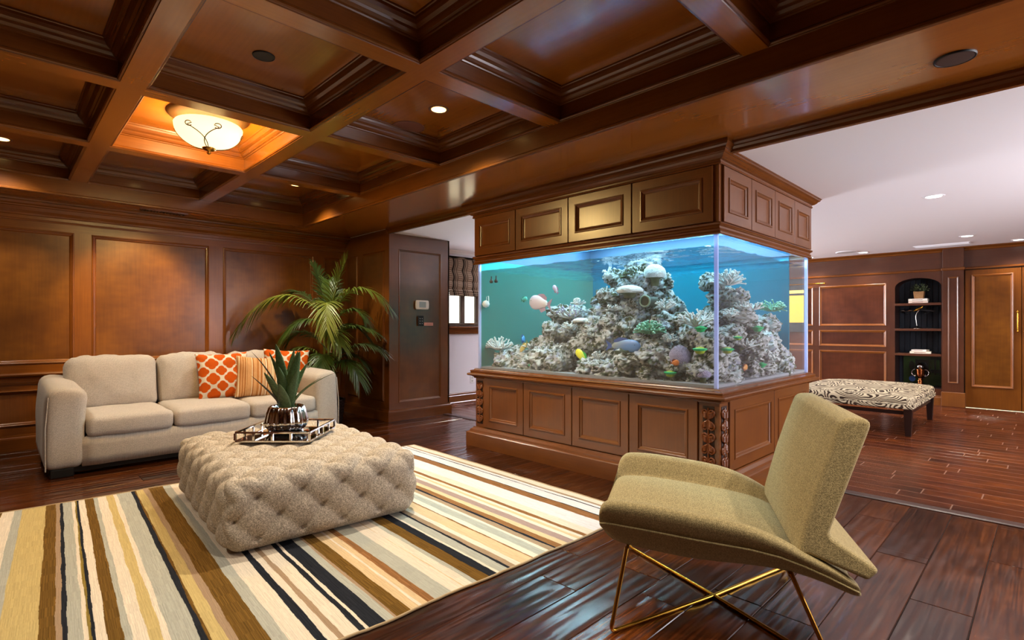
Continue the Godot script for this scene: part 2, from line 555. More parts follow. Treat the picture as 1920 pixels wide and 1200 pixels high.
# recessed panelling: the flat framing with holes, a moulding and a field for each panel
const MOLD := [[0.0, 0.0], [0.002, 0.006], [0.01, 0.009], [0.016, 0.006], [0.019, -0.003], [0.03, -0.006], [0.036, -0.016], [0.04, -0.018]]
func paneled(parent: Node, o: Vector3, ux: Vector3, uy: Vector3, x0: float, y0: float, x1: float, y1: float, panels: Array, mf: Material, mp: Material, deep := 1.0, mm: Material = null) -> void:
	var xs := [x0, x1]; var ys := [y0, y1]
	for p in panels:
		for q in [p[0], p[2]]:
			if not q in xs: xs.append(q)
		for q in [p[1], p[3]]:
			if not q in ys: ys.append(q)
	xs.sort(); ys.sort()
	var b := MB.new()
	for j in ys.size() - 1:
		var start := -1
		var solid := true
		for p in panels:
			if ys[j] >= p[1] - 1e-4 and ys[j + 1] <= p[3] + 1e-4: solid = false
		for i in xs.size():
			var hit := i == xs.size() - 1
			if not hit:
				for p in panels:
					if xs[i] >= p[0] - 1e-4 and xs[i + 1] <= p[2] + 1e-4 and ys[j] >= p[1] - 1e-4 and ys[j + 1] <= p[3] + 1e-4: hit = true
			if hit:
				if start >= 0:
					b.face(o + ux * xs[start] + uy * ys[j], o + ux * xs[i] + uy * ys[j], o + ux * xs[i] + uy * ys[j + 1], o + ux * xs[start] + uy * ys[j + 1], ux if solid else uy, Vector2(xs[start] * 0.7 + j * 0.31, ys[j] + i * 0.4))
				start = -1
			elif start < 0: start = i
	part("stiles_and_rails", b, mf, parent)
	for p in panels:
		var r := []
		for q in MOLD:
			r.append([p[0] + q[0] * deep, p[1] + q[0] * deep, p[2] - q[0] * deep, p[3] - q[0] * deep, q[1] * deep])
		var m := MB.new(); m.rings(o, ux, uy, r, false)
		part("panel_molding", m, mm if mm else M.trim, parent)
		var f := MB.new()
		var e = r[-1]
		var un: Vector3 = ux.cross(uy) * e[4]
		f.face(o + ux * e[0] + uy * e[1] + un, o + ux * e[2] + uy * e[1] + un, o + ux * e[2] + uy * e[3] + un, o + ux * e[0] + uy * e[3] + un, uy, Vector2(p[0] * 1.7 + 0.13, p[1] * 0.9 + p[0]))
		part("panel", f, mp, parent)

func left_wall() -> void:
	var w := struct("wall_left", slab(Vector3(-2.6, 0, -7.25), Vector3(3.6, 2.6, -7.135)), M.panel)
	var ps := []
	for x in [[-1.9, -0.75], [-0.6, 0.581], [0.724, 1.837], [1.989, 3.127], [3.264, 3.52]]: ps.append([x[0], 0.844, x[1], 2.19])
	paneled(w, Vector3(0, 0, -7.1), Vector3.RIGHT, Vector3.UP, -2.6, 0.76, 3.59, 2.5, ps, M.frame, M.panel)
	var low := []
	for x in [[-1.9, -0.75], [-0.6, 0.581], [0.724, 1.837], [1.989, 3.127], [3.264, 3.52]]: low.append([x[0], 0.235, x[1], 0.59])
	paneled(w, Vector3(0, 0, -7.1), Vector3.RIGHT, Vector3.UP, -2.6, 0.0, 3.59, 0.76, low, M.trim, M.trim)
	var rail := MB.new()
	rail.strip(Vector3(-2.6, 0.70, -7.1), Vector3(3.59, 0.70, -7.1), Vector3.BACK, Vector3.UP, [Vector2(0, -0.05), Vector2(0.012, -0.05), Vector2(0.014, -0.035), Vector2(0.02, -0.03), Vector2(0.02, 0.0), Vector2(0.03, 0.02), Vector2(0.05, 0.03), Vector2(0.055, 0.045), Vector2(0.048, 0.06), Vector2(0.0, 0.066)])
	struct("trim_1", rail, M.trim)
	var bb := MB.new()
	base_prof(bb, Vector3(-2.6, 0, -7.1), Vector3(3.59, 0, -7.1), Vector3.BACK, 0, 0)
	struct("baseboard_left", bb, M.trim)
	var cr := MB.new()
	cr.strip(Vector3(-2.6, 2.47, -7.1), Vector3(3.59, 2.47, -7.1), Vector3.BACK, Vector3.UP, CROWN)
	struct("trim_2", cr, M.trim)

const CROWN := [Vector2(0, -0.2), Vector2(0.014, -0.2), Vector2(0.018, -0.185), Vector2(0.012, -0.18), Vector2(0.012, -0.15), Vector2(0.022, -0.145), Vector2(0.03, -0.13), Vector2(0.06, -0.105), Vector2(0.085, -0.075), Vector2(0.1, -0.07), Vector2(0.104, -0.062), Vector2(0.125, -0.05), Vector2(0.145, -0.03), Vector2(0.165, -0.025), Vector2(0.17, -0.012), Vector2(0.185, 0.0), Vector2(0, 0.0)]

func base_prof(b: MB, a: Vector3, e: Vector3, out: Vector3, ma: float, mb: float) -> void:
	b.strip(a, e, out, Vector3.UP, [Vector2(0, 0), Vector2(0.026, 0), Vector2(0.026, 0.115), Vector2(0.022, 0.128), Vector2(0.014, 0.134), Vector2(0.012, 0.15), Vector2(0, 0.152)], true, ma, mb)

func pillar() -> void:
	var keep := [M.frame, M.panel]
	M.frame = M.frame.duplicate(); M.panel = M.panel.duplicate()
	for m in [M.frame, M.panel]:
		m.metallic_specular = 0.85; m.clearcoat = 0.5
	var w := struct("wall_pillar", slab(Vector3(3.61, 0, -7.1), Vector3(4.55, 2.47, -5.93)), M.panel)
	paneled(w, Vector3(3.59, 0, 0), Vector3.FORWARD, Vector3.UP, 5.91, 0, 7.1, 2.47, [[6.02, 0.235, 6.59, 2.205], [6.72, 0.235, 7.02, 2.205]], M.frame, M.panel, 0.7, M.cab)
	paneled(w, Vector3(0, 0, -5.91), Vector3.RIGHT, Vector3.UP, 3.59, 0, 4.55, 2.42, [[3.728, 0.23, 4.41, 2.225]], M.frame, M.panel, 0.7, M.cab)
	var s := slab(Vector3(4.53, 0, -6.59), Vector3(4.552, 2.42, -5.91))
	part("return", s, M.frame, w)
	var b := MB.new()
	base_prof(b, Vector3(3.59, 0, -7.1), Vector3(3.59, 0, -5.91), Vector3.LEFT, 0, 1)
	base_prof(b, Vector3(3.59, 0, -5.91), Vector3(4.55, 0, -5.91), Vector3.BACK, -1, 1)
	base_prof(b, Vector3(4.55, 0, -5.91), Vector3(4.55, 0, -6.59), Vector3.RIGHT, -1, 0)
	struct("baseboard_pillar", b, M.trim)
	M.frame = keep[0]; M.panel = keep[1]

# ---------------------------------------------------------------- ceilings
var wood_ceiling: MeshInstance3D
var white_ceiling: MeshInstance3D
const XB := [-2.73, -1.63, -0.53, 0.57, 1.68]
const ZB := [1.69, 0.32, -1.05, -2.42, -3.79, -5.19]
func coffers() -> void:
	wood_ceiling = struct("ceiling", slab(Vector3(-2.6, 2.84, -7.1), Vector3(3.6, 2.97, 2.6), Vector3.BACK), M.ceil)
	var c := wood_ceiling
	var hb := 0.062
	var prof := [[0.0, 0.0], [0.003, 0.004], [0.012, 0.004], [0.018, 0.010], [0.016, 0.02], [0.01, 0.026], [0.01, 0.11], [0.018, 0.113], [0.021, 0.12], [0.033, 0.124], [0.045, 0.137], [0.051, 0.148], [0.056, 0.15], [0.07, 0.158], [0.08, 0.174], [0.084, 0.187], [0.09, 0.19], [0.092, 0.2]]
	# beams: the long ones run from side to side, short pieces between them
	for i in XB.size():
		var b := MB.new()
		b.box(Vector3(maxf(XB[i] - hb, -2.6), 2.62, -6.6), Vector3(XB[i] + hb, 2.84, 1.75), Vector3.BACK, 0.0, Vector2(i * 0.4, 0))
		part("beam", b, M.ceil, c)
	for j in ZB.size():
		for i in XB.size():
			var xa: float = XB[i] + hb
			var xb: float = XB[i + 1] - hb if i < XB.size() - 1 else 2.77
			var b := MB.new()
			b.box(Vector3(xa, 2.6201, ZB[j] - hb), Vector3(xb, 2.84, ZB[j] + hb), Vector3.RIGHT, 0.0, Vector2(j * 0.37, i * 0.3))
			part("cross_beam", b, M.ceil, c)
			var z0: float = ZB[j] - hb
			var z1: float = ZB[j + 1] + hb if j < ZB.size() - 1 else -6.6
			var r := []
			for q in prof: r.append([xa + q[0], -z0 + q[0], xb - q[0], -z1 - q[0], q[1]])
			# seen from below: x to the right and -z as the second axis give a normal up, so heights grow upward
			var m := MB.new()
			m.rings(Vector3(0, 2.62, 0), Vector3.RIGHT, Vector3.FORWARD, r, false)
			for q in m.n.size(): m.n[q] = -m.n[q]
			for q in range(0, m.v.size(), 3):
				var sv := m.v[q + 1]; m.v[q + 1] = m.v[q + 2]; m.v[q + 2] = sv
				var sn := m.n[q + 1]; m.n[q + 1] = m.n[q + 2]; m.n[q + 2] = sn
				var su := m.t[q + 1]; m.t[q + 1] = m.t[q + 2]; m.t[q + 2] = su
			part("coffer_molding", m, M.trim, c)
			var f := MB.new()
			f.box(Vector3(xa + 0.085, 2.819, z1 + 0.085), Vector3(xb - 0.085, 2.835, z0 - 0.085), Vector3.BACK, 0.0, Vector2(i * 0.6 + 0.2, j * 0.45))
			part("coffer_panel", f, M.ceil, c)
	# the lower soffit all round, with its fascia
	var s := struct("ceiling", slab(Vector3(2.79, 2.47, -7.1), Vector3(3.57, 2.84, 2.6), Vector3.BACK), M.ceil)
	part("soffit", slab(Vector3(-2.6, 2.47, -7.1), Vector3(2.79, 2.84, -6.62), Vector3.RIGHT), M.ceil, s)
	part("soffit", slab(Vector3(-2.6, 2.47, 1.75), Vector3(2.79, 2.84, 2.6), Vector3.RIGHT), M.ceil, s)
	var fp := [Vector2(-0.02, 0), Vector2(0.004, 0), Vector2(0.008, 0.004), Vector2(0.008, 0.016), Vector2(0.002, 0.022), Vector2(0.0, 0.026), Vector2(0, 0.15), Vector2(-0.02, 0.15)]
	var fa := MB.new()
	fa.strip(Vector3(2.77, 2.47, 1.75), Vector3(2.77, 2.47, -6.6), Vector3.LEFT, Vector3.UP, fp)
	part("fascia", fa, M.frame, s)
	fa = MB.new()
	fa.strip(Vector3(-2.6, 2.47, -6.6), Vector3(2.77, 2.47, -6.6), Vector3.BACK, Vector3.UP, fp)
	part("fascia", fa, M.frame, s)
	# the moulding where the soffit meets the white ceiling
	var tr := MB.new()
	tr.strip(Vector3(3.57, 2.40, 2.6), Vector3(3.57, 2.40, -5.91), Vector3.LEFT, Vector3.UP, [Vector2(-0.03, 0), Vector2(0.0, 0), Vector2(0.003, 0.006), Vector2(0.003, 0.022), Vector2(0.01, 0.03), Vector2(0.016, 0.036), Vector2(0.016, 0.044), Vector2(0.03, 0.056), Vector2(0.034, 0.07), Vector2(-0.03, 0.07)])
	struct("trim_3", tr, M.trim)

# ---------------------------------------------------------------- the white room beyond
func white_room() -> void:
	var wc := slab(Vector3(3.57, 2.42, -5.915), Vector3(10.42, 2.6, 2.6))
	wc.box(Vector3(4.545, 2.42, -6.6), Vector3(10.42, 2.6, -5.915), Vector3.UP, 0)
	wc.box(Vector3(3.56, 2.475, -7.25), Vector3(4.6, 2.6, -5.9), Vector3.UP, 0)
	white_ceiling = struct("ceiling", wc, M.white)
	var w := MB.new()
	w.box(Vector3(4.55, 0, -6.74), Vector3(5.05, 2.6, -6.59), Vector3.UP, 0)
	w.box(Vector3(5.05, 0, -6.74), Vector3(6.35, 1.2, -6.59), Vector3.UP, 0)
	w.box(Vector3(5.05, 2.33, -6.74), Vector3(6.35, 2.6, -6.59), Vector3.UP, 0)
	w.box(Vector3(6.35, 0, -6.74), Vector3(6.8, 2.6, -6.59), Vector3.UP, 0)
	w.box(Vector3(6.8, 0, -6.74), Vector3(9.8, 1.2, -6.59), Vector3.UP, 0)
	w.box(Vector3(6.8, 2.25, -6.74), Vector3(9.8, 2.6, -6.59), Vector3.UP, 0)
	w.box(Vector3(8.3, 1.2, -6.74), Vector3(8.5, 2.25, -6.59), Vector3.UP, 0)
	w.box(Vector3(9.8, 0, -6.74), Vector3(10.57, 2.6, -6.59), Vector3.UP, 0)
	struct("wall_window_side", w, M.wallw)
	var cv := MB.new()
	cv.strip(Vector3(4.55, 2.42, -6.59), Vector3(10.4, 2.42, -6.59), Vector3.BACK, Vector3.UP, [Vector2(0, -0.06), Vector2(0.012, -0.055), Vector2(0.03, -0.03), Vector2(0.055, -0.012), Vector2(0.06, 0), Vector2(0, 0)])
	struct("trim_4", cv, M.white)
	var bb := MB.new()
	bb.strip(Vector3(4.55, 0, -6.59), Vector3(10.42, 0, -6.59), Vector3.BACK, Vector3.UP, [Vector2(0, 0), Vector2(0.03, 0), Vector2(0.03, 0.015), Vector2(0.02, 0.025), Vector2(0.02, 0.12), Vector2(0.012, 0.13), Vector2(0.014, 0.15), Vector2(0.006, 0.165), Vector2(0, 0.166)])
	struct("baseboard_window_side", bb, M.cab)
	var dw := mat(Color(0.27, 0.19, 0.12), 0.4)
	var win := struct("window_1", frame_mesh(Vector3(5.05, 1.22, -6.64), Vector3.RIGHT, Vector3.UP, 1.3, 1.1, 0.035), dw)
	for i in 4:
		var x0 := 5.085 + i * 0.315
		part("pane", slab(Vector3(x0, 1.25, -6.67), Vector3(x0 + 0.3, 2.29, -6.665)), M.glass, win)
		if i:
			part("mullion", slab(Vector3(x0 - 0.055, 1.25, -6.685), Vector3(x0 + 0.03, 2.29, -6.635), Vector3.UP, 0.006), dw, win)
	part("bottom_rail", slab(Vector3(5.06, 1.225, -6.685), Vector3(6.34, 1.275, -6.63), Vector3.RIGHT, 0.006), dw, win)
	for x in [[6.8, 8.3], [8.5, 9.8]]:  # unseen windows behind the tank, placed for light on the ceiling
		var w2 := struct("window_%d" % (4 if x[0] < 7 else 5), frame_mesh(Vector3(x[0], 1.2, -6.64), Vector3.RIGHT, Vector3.UP, x[1] - x[0], 1.05, 0.05), dw)
		part("pane", slab(Vector3(x[0], 1.2, -6.67), Vector3(x[1], 2.25, -6.665)), M.glass, w2)
	var si := MB.new()
	si.strip(Vector3(4.95, 1.22, -6.59), Vector3(6.45, 1.22, -6.59), Vector3.BACK, Vector3.UP, [Vector2(-0.09, -0.02), Vector2(0, -0.12), Vector2(0.025, -0.12), Vector2(0.03, -0.1), Vector2(0.022, -0.09), Vector2(0.03, -0.04), Vector2(0.065, -0.028), Vector2(0.068, -0.008), Vector2(0.06, 0), Vector2(-0.09, 0)])
	part("sill", si, M.trim, win)
	part("latch", slab(Vector3(5.5, 1.262, -6.63), Vector3(5.6, 1.272, -6.6)), M.brass, win)

func far_wall() -> void:
	var w := struct("wall_far", slab(Vector3(10.85, 0, -6.59), Vector3(10.95, 2.6, 2.6)), M.panel)
	var X := 10.42
	var o := Vector3(X, 0, 0)
	var U := Vector3.BACK
	var keep := [M.frame, M.panel]
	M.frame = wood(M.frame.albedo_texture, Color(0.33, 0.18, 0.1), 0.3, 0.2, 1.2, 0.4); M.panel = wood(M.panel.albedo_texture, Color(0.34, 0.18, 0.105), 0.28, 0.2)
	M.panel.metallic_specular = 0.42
	# ux x uy must face -x: ux = +z gives z x y = -x
	paneled(w, o, U, Vector3.UP, -6.59, 0.0, -1.83, 2.1, [[-2.862, 1.229, -1.876, 1.925], [-2.862, 0.879, -1.876, 1.155], [-2.862, 0.25, -1.876, 0.805], [-3.95, 1.229, -2.955, 1.925], [-3.95, 0.879, -2.955, 1.155], [-3.95, 0.25, -2.955, 0.805], [-5.2, 0.25, -4.1, 1.925], [-6.4, 0.25, -5.3, 1.925]], M.frame, M.panel, 0.9, M.gold)
	part("frieze", slab(Vector3(X, 2.1, -6.59), Vector3(X + 0.3, 2.42, 2.6), Vector3.BACK, 0), M.frame, w)
	var cr := MB.new()
	cr.strip(Vector3(X, 2.42, -6.59), Vector3(X, 2.42, 2.6), Vector3.LEFT, Vector3.UP, [Vector2(0, -0.06), Vector2(0.01, -0.055), Vector2(0.016, -0.035), Vector2(0.045, -0.02), Vector2(0.06, -0.012), Vector2(0.06, 0), Vector2(0, 0)])
	struct("trim_5", cr, M.trim)
	var fr := MB.new()
	fr.strip(Vector3(X, 2.075, -6.59), Vector3(X, 2.075, 2.6), Vector3.LEFT, Vector3.UP, [Vector2(0, 0), Vector2(0.012, 0.0), Vector2(0.022, 0.012), Vector2(0.022, 0.022), Vector2(0.008, 0.034), Vector2(0, 0.036)])
	struct("trim_6", fr, M.trim)
	# the arched niche: face with an arched hole, box behind it
	var zl := -1.761; var zr := -1.174; var rise := 0.144
	var hole := PackedVector2Array()
	hole.append(Vector2(zl, 0.25)); hole.append(Vector2(zr, 0.25))
	for i in 21:
		var a := PI * i / 20
		hole.append(Vector2((zl + zr) / 2 + cos(a) * (zr - zl) / 2, 1.843 + sin(a) * rise))
	var outer := PackedVector2Array([Vector2(-1.83, 0), Vector2(-1.15, 0), Vector2(-1.15, 2.1), Vector2(-1.83, 2.1)])
	var fb := MB.new()
	var cen := Vector2((zl + zr) / 2, 1.1)
	# stitch the outline to the hole: strips left, right, below, and above the arch
	var q2 := func(a: Vector2, b: Vector2, d: Vector2, e: Vector2):
		fb.face(o + U * a.x + Vector3.UP * a.y, o + U * b.x + Vector3.UP * b.y, o + U * d.x + Vector3.UP * d.y, o + U * e.x + Vector3.UP * e.y, Vector3.UP)
	q2.call(Vector2(-1.83, 0), Vector2(zl, 0), Vector2(zl, 1.843), Vector2(-1.83, 1.843))
	q2.call(Vector2(zr, 0), Vector2(-1.15, 0), Vector2(-1.15, 1.843), Vector2(zr, 1.843))
	q2.call(Vector2(zl, 0), Vector2(zr, 0), Vector2(zr, 0.25), Vector2(zl, 0.25))
	q2.call(Vector2(-1.83, 1.843), Vector2(zl, 1.843), Vector2(zl, 2.1), Vector2(-1.83, 2.1))
	q2.call(Vector2(zr, 1.843), Vector2(-1.15, 1.843), Vector2(-1.15, 2.1), Vector2(zr, 2.1))
	for i in range(2, hole.size() - 1):
		var a := hole[i]; var b := hole[i + 1]
		q2.call(b, a, Vector2(a.x, 2.1), Vector2(b.x, 2.1))
	part("arch_surround", fb, M.frame, w)
	var ins := MB.new()
	for i in hole.size():
		var a := hole[i]; var b := hole[(i + 1) % hole.size()]
		var pa := o + U * a.x + Vector3.UP * a.y; var pb := o + U * b.x + Vector3.UP * b.y
		var dd := Vector3.RIGHT * 0.36
		ins.face(pa, pa + dd, pb + dd, pb, Vector3.UP)
	part("niche_lining", ins, mat(Color(0.16, 0.07, 0.05), 0.5), w)
	var bk := mat(Color(0.06, 0.085, 0.13), 0.55)
	for i in 8:
		var z0 := zl + i * (zr - zl) / 8
		part("backboard", slab(Vector3(X + 0.35, 0.25, z0 + 0.002), Vector3(X + 0.37, 2.02, z0 + (zr - zl) / 8 - 0.002), Vector3.UP, 0.003), bk, w)
	for y in [1.59, 1.186, 0.789]:
		part("shelf", slab(Vector3(X - 0.002, y - 0.038, zl), Vector3(X + 0.35, y, zr), Vector3.BACK, 0.003), M.frame, w)
	# the pilaster with its narrow panel and base
	var p := MB.new()
	p.box(Vector3(X - 0.05, 0, -1.155), Vector3(X + 0.1, 2.42, -0.904), Vector3.UP, 0.003)
	var pl := part("pilaster", p, M.frame, w)
	var rr := []
	for q in MOLD: rr.append([-1.09 + q[0] * 0.5, 0.36 + q[0] * 0.5, -0.97 - q[0] * 0.5, 1.97 - q[0] * 0.5, q[1] * 0.5 + 0.007])
	var pm := MB.new(); pm.rings(Vector3(X - 0.05, 0, 0), U, Vector3.UP, rr, true)
	part("pilaster_panel", pm, M.cab, w)
	part("pilaster_base", slab(Vector3(X - 0.075, 0, -1.17), Vector3(X, 0.22, -0.885), Vector3.UP, 0.006), M.cab, w)
	part("pilaster_capital", slab(Vector3(X - 0.07, 2.07, -1.17), Vector3(X, 2.115, -0.885), Vector3.UP, 0.01), M.trim, w)
	var bb := MB.new()
	base_prof(bb, Vector3(X, 0, -6.59), Vector3(X, 0, -1.17), Vector3.LEFT, 0, 0)
	struct("baseboard_far", bb, M.cab)
	# doors
	M.frame = keep[0]; M.panel = keep[1]
	var k := 1
	for z in [[-0.895, -0.285], [-0.278, 0.33]]:
		var d := struct("door_%d" % k, slab(Vector3(X + 0.002, 0.012, z[0]), Vector3(X + 0.05, 2.065, z[1]), Vector3.UP, 0.003), M.frame)
		var r := []
		for q in MOLD: r.append([z[0] + 0.075 + q[0], 0.32 + q[0], z[1] - 0.08 - q[0], 1.99 - q[0], q[1] + 0.012])
		var m := MB.new(); m.rings(Vector3(X, 0, 0), U, Vector3.UP, r.slice(0, 7), false)
		part("panel_molding", m, M.gold, d)
		part("panel", slab(Vector3(X - 0.0015, 0.345, z[0] + 0.1), Vector3(X + 0.01, 1.965, z[1] - 0.105), Vector3.UP, 0), M.panel, d)
		var h := MB.new()
		var hz: float = z[1] - 0.035 if k == 1 else z[0] + 0.03
		h.tube([Vector3(X - 0.05, 1.13, hz), Vector3(X - 0.055, 1.2, hz), Vector3(X - 0.055, 1.38, hz), Vector3(X - 0.05, 1.45, hz)], [0.006, 0.009, 0.009, 0.006], 8)
		for y in [1.15, 1.43]:
			h.tube([Vector3(X, y, hz), Vector3(X - 0.052, y, hz)], 0.007, 8)
			h.lathe(Vector3(X - 0.052, y, hz), [Vector2(0, 0.02), Vector2(0.011, 0.012), Vector2(0.014, 0), Vector2(0.011, -0.012), Vector2(0, -0.02)].map(func(e): return Vector2(e.x, -e.y)), 10)
		part("door_handle", h, M.brass, d)
		k += 1
	part("wall_beyond_doors", slab(Vector3(X, 0, 0.335), Vector3(X + 0.3, 2.1, 2.6)), M.frame, w)
	part("wall_behind_doors", slab(Vector3(X + 0.055, 0, -0.91), Vector3(X + 0.3, 2.1, 0.34)), M.dark, w)

# ---------------------------------------------------------------- aquarium
func wpart(called: String, b, m: Material, parent: Node3D) -> MeshInstance3D:
	return part(called, b, m, parent, -parent.position)

# mouldings that run round a rectangle: [outset, y]
func tiers(x0: float, x1: float, z0: float, z1: float, prof: Array, cap := false) -> MB:
	var r := []
	for q in prof: r.append([x0 - q[0], -z1 - q[0], x1 + q[0], -z0 + q[0], q[1]])
	var b := MB.new()
	b.rings(Vector3.ZERO, Vector3.RIGHT, Vector3.FORWARD, r, cap)
	return b

func cab_door(parent: Node3D, o: Vector3, ux: Vector3, x0: float, y0: float, x1: float, y1: float, st := 0.07) -> void:
	var b := MB.new()
	var r := []
	for q in [[0.0, -0.004], [0.0, 0.016], [0.003, 0.019], [st, 0.019], [st + 0.004, 0.026], [st + 0.013, 0.027], [st + 0.018, 0.018], [st + 0.03, 0.013], [st + 0.034, 0.006], [st + 0.04, 0.005]]:
		r.append([x0 + q[0], y0 + q[0], x1 - q[0], y1 - q[0], q[1]])
	b.rings(o, ux, Vector3.UP, r, true, Vector3.UP, Vector2(x0 * 1.3, y0 + x0))
	part("door", b, M.cab, parent)

# carved scrolls and leaves on a pilaster
func carving(parent: Node3D, o: Vector3, ux: Vector3, cx: float, y0: float, y1: float, hw: float) -> void:
	var un := ux.cross(Vector3.UP)
	var b := MB.new()
	var at := func(x: float, y: float, h: float) -> Vector3: return o + ux * (cx + x) + Vector3.UP * y + un * h
	var n := 5
	part("carved_ground", slab(at.call(-hw, y0 - 0.012, 0.0), at.call(hw, y1 + 0.012, 0.002)) if ux.x > 0.5 else slab(at.call(-hw, y0 - 0.012, 0.002), at.call(hw, y1 + 0.012, 0.0)), M.ground, parent)
	var hh := (y1 - y0) / n
	for k in n:
		for s in [-1.0, 1.0]:
			var flip := 1.0 if k % 2 == 0 else -1.0
			var yc := y0 + hh * (k + 0.5)
			var pts := []; var rad := []
			for i in 19:
				var q := i / 18.0
				var a := -PI * 0.6 + q * TAU * 1.25
				var rr := hw * 0.62 * (1.0 - q * 0.8)
				pts.append(at.call(s * (hw * 0.52 + cos(a) * rr), yc + flip * (sin(a) * rr * 1.1 + hh * 0.1), 0.004 + 0.006 * q))
				rad.append(0.0085 * (1.0 - q * 0.3))
			b.tube(pts, rad, 6)
			# leaves fanning from the stem
			for j in 5:
				var base := yc - flip * hh * (0.5 - j * 0.15)
				var pl := []; var rl := []
				for i in 6:
					var q := i / 5.0
					pl.append(at.call(s * hw * (0.1 + 0.8 * q), base + flip * hh * (0.3 * sqrt(q) - 0.06 * j), 0.003 + 0.009 * sin(q * PI)))
					rl.append(0.001 + 0.0085 * sin(PI * (0.15 + 0.75 * q)))
				b.tube(pl, rl, 5)
	var stem := []; var sr := []
	for i in 25:
		var q := i / 24.0
		stem.append(at.call(0, lerpf(y0, y1, q), 0.004)); sr.append(0.005 + 0.004 * absf(sin(q * PI * n)))
	b.tube(stem, sr, 6)
	part("carving", b, M.carve, parent)

func aquarium() -> void:
	M.carve = wood(M.cab.albedo_texture, Color(0.5, 0.27, 0.1), 0.3, 0.3, 1.2, 0.4)
	M.ground = mat(Color(0.17, 0.085, 0.035), 0.5)
	var t := thing("aquarium", "huge built-in aquarium with a carved wooden base cabinet and a panelled wooden canopy", "aquarium", Vector3(4.5, 0, -2.86))
	var x0 := 3.545; var x1 := 5.48; var z0 := -4.145; var z1 := -1.59
	var base := MB.new()
	base.box(Vector3(x0, 0.02, z0), Vector3(x1, 0.7, z1), Vector3.UP, 0.002)
	var bc := wpart("base_cabinet", base, M.cab, t)
	part("plinth", tiers(x0, x1, z0, z1, [[0.075, 0.0], [0.075, 0.135], [0.068, 0.142], [0.05, 0.148], [0.046, 0.165], [0.03, 0.176], [0.022, 0.182], [0.02, 0.192], [0.0, 0.194]]), M.cab, bc)
	for z in [[-4.003, -3.456], [-3.448, -2.874], [-2.866, -2.304], [-2.296, -1.736]]:
		cab_door(bc, Vector3(x0, 0, 0), Vector3.BACK, z[0], 0.2, z[1], 0.7)
	for x in [[3.68, 4.527], [4.539, 5.38]]:
		cab_door(bc, Vector3(0, 0, z1), Vector3.RIGHT, x[0], 0.2, x[1], 0.7)
	for z in [[-4.145, -4.008], [-1.731, -1.588]]:
		part("pilaster", slab(Vector3(x0 - 0.008, 0.194, z[0]), Vector3(x0 + 0.02, 0.7, z[1]), Vector3.UP, 0.002), M.cab, bc)
		carving(bc, Vector3(x0 - 0.009, 0, 0), Vector3.BACK, (z[0] + z[1]) / 2, 0.24, 0.655, 0.042)
	part("pilaster", slab(Vector3(x0 - 0.008, 0.194, z1 - 0.02), Vector3(3.672, 0.7, z1 + 0.008), Vector3.UP, 0.002), M.cab, bc)
	carving(bc, Vector3(0, 0, z1 + 0.009), Vector3.RIGHT, 3.604, 0.24, 0.655, 0.042)
	wpart("ledge", tiers(x0, x1, z0, z1, [[0.0, 0.688], [0.016, 0.69], [0.02, 0.70], [0.034, 0.71], [0.046, 0.715], [0.062, 0.717], [0.07, 0.723], [0.071, 0.733], [0.064, 0.741], [0.05, 0.744], [0.042, 0.749], [0.044, 0.756], [0.048, 0.762], [0.044, 0.77], [0.03, 0.774], [0.02, 0.777], [0.014, 0.785], [0.006, 0.788]], true), M.trim, t)
	# the tank: two clear panes, water blue painted on opaque panes behind and at the end
	var gx := 3.56; var gz := -1.608; var gx2 := 5.5; var gz2 := -4.13
	var yb := 0.788; var yt := 1.9
	wpart("front_pane", slab(Vector3(gx, yb, gz2), Vector3(gx + 0.018, yt, gz - 0.018)), M.glass, t)
	wpart("side_pane", slab(Vector3(gx + 0.018, yb, gz - 0.018), Vector3(gx2, yt, gz)), M.glass, t)
	M.water_blue = mat(Color(0.0, 0.43, 0.53), 0.6)  # blue of the lit water put into an opaque pane
	M.water_blue.metallic_specular = 0.1
	M.water_blue.backlight_enabled = true; M.water_blue.backlight = Color(0.3, 0.45, 0.5)
	M.teal = mat(Color(0.13, 0.45, 0.42), 0.6)  # teal of the lit water, painted on what would be clear glass
	M.teal.metallic_specular = 0.1
	M.teal.backlight_enabled = true; M.teal.backlight = Color(0.5, 0.5, 0.5)
	wpart("back_pane", slab(Vector3(gx2 - 0.018, yb, gz2), Vector3(gx2, yt, -1.77)), M.water_blue, t)
	wpart("clear_back_pane", slab(Vector3(gx2 - 0.018, yb, -1.77), Vector3(gx2, yt, gz - 0.018)), M.glass, t)
	wpart("end_pane", slab(Vector3(gx + 0.018, yb, gz2), Vector3(gx2 - 0.018, yt, gz2 + 0.018)), M.teal, t)
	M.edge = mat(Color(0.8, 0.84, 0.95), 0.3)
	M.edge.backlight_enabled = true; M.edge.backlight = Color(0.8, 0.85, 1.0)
	var ed := MB.new()
	ed.box(Vector3(gx - 0.001, yb, gz - 0.024), Vector3(gx + 0.02, yt, gz + 0.001), Vector3.UP, 0.001)
	wpart("corner_joint", ed, M.edge, t)
	wpart("corner_joint", slab(Vector3(gx - 0.001, yb, gz2 - 0.001), Vector3(gx + 0.02, yt, gz2 + 0.022)), M.edge, t)
	wpart("corner_joint", slab(Vector3(gx2 - 0.03, yb, gz - 0.02), Vector3(gx2 + 0.001, yt, gz + 0.001)), M.edge, t)
	# the water's surface
	var nz := FastNoiseLite.new(); nz.seed = 5; nz.frequency = 3.2; nz.fractal_octaves = 3
	var p := PackedVector3Array()
	var nu := 110; var nv := 140
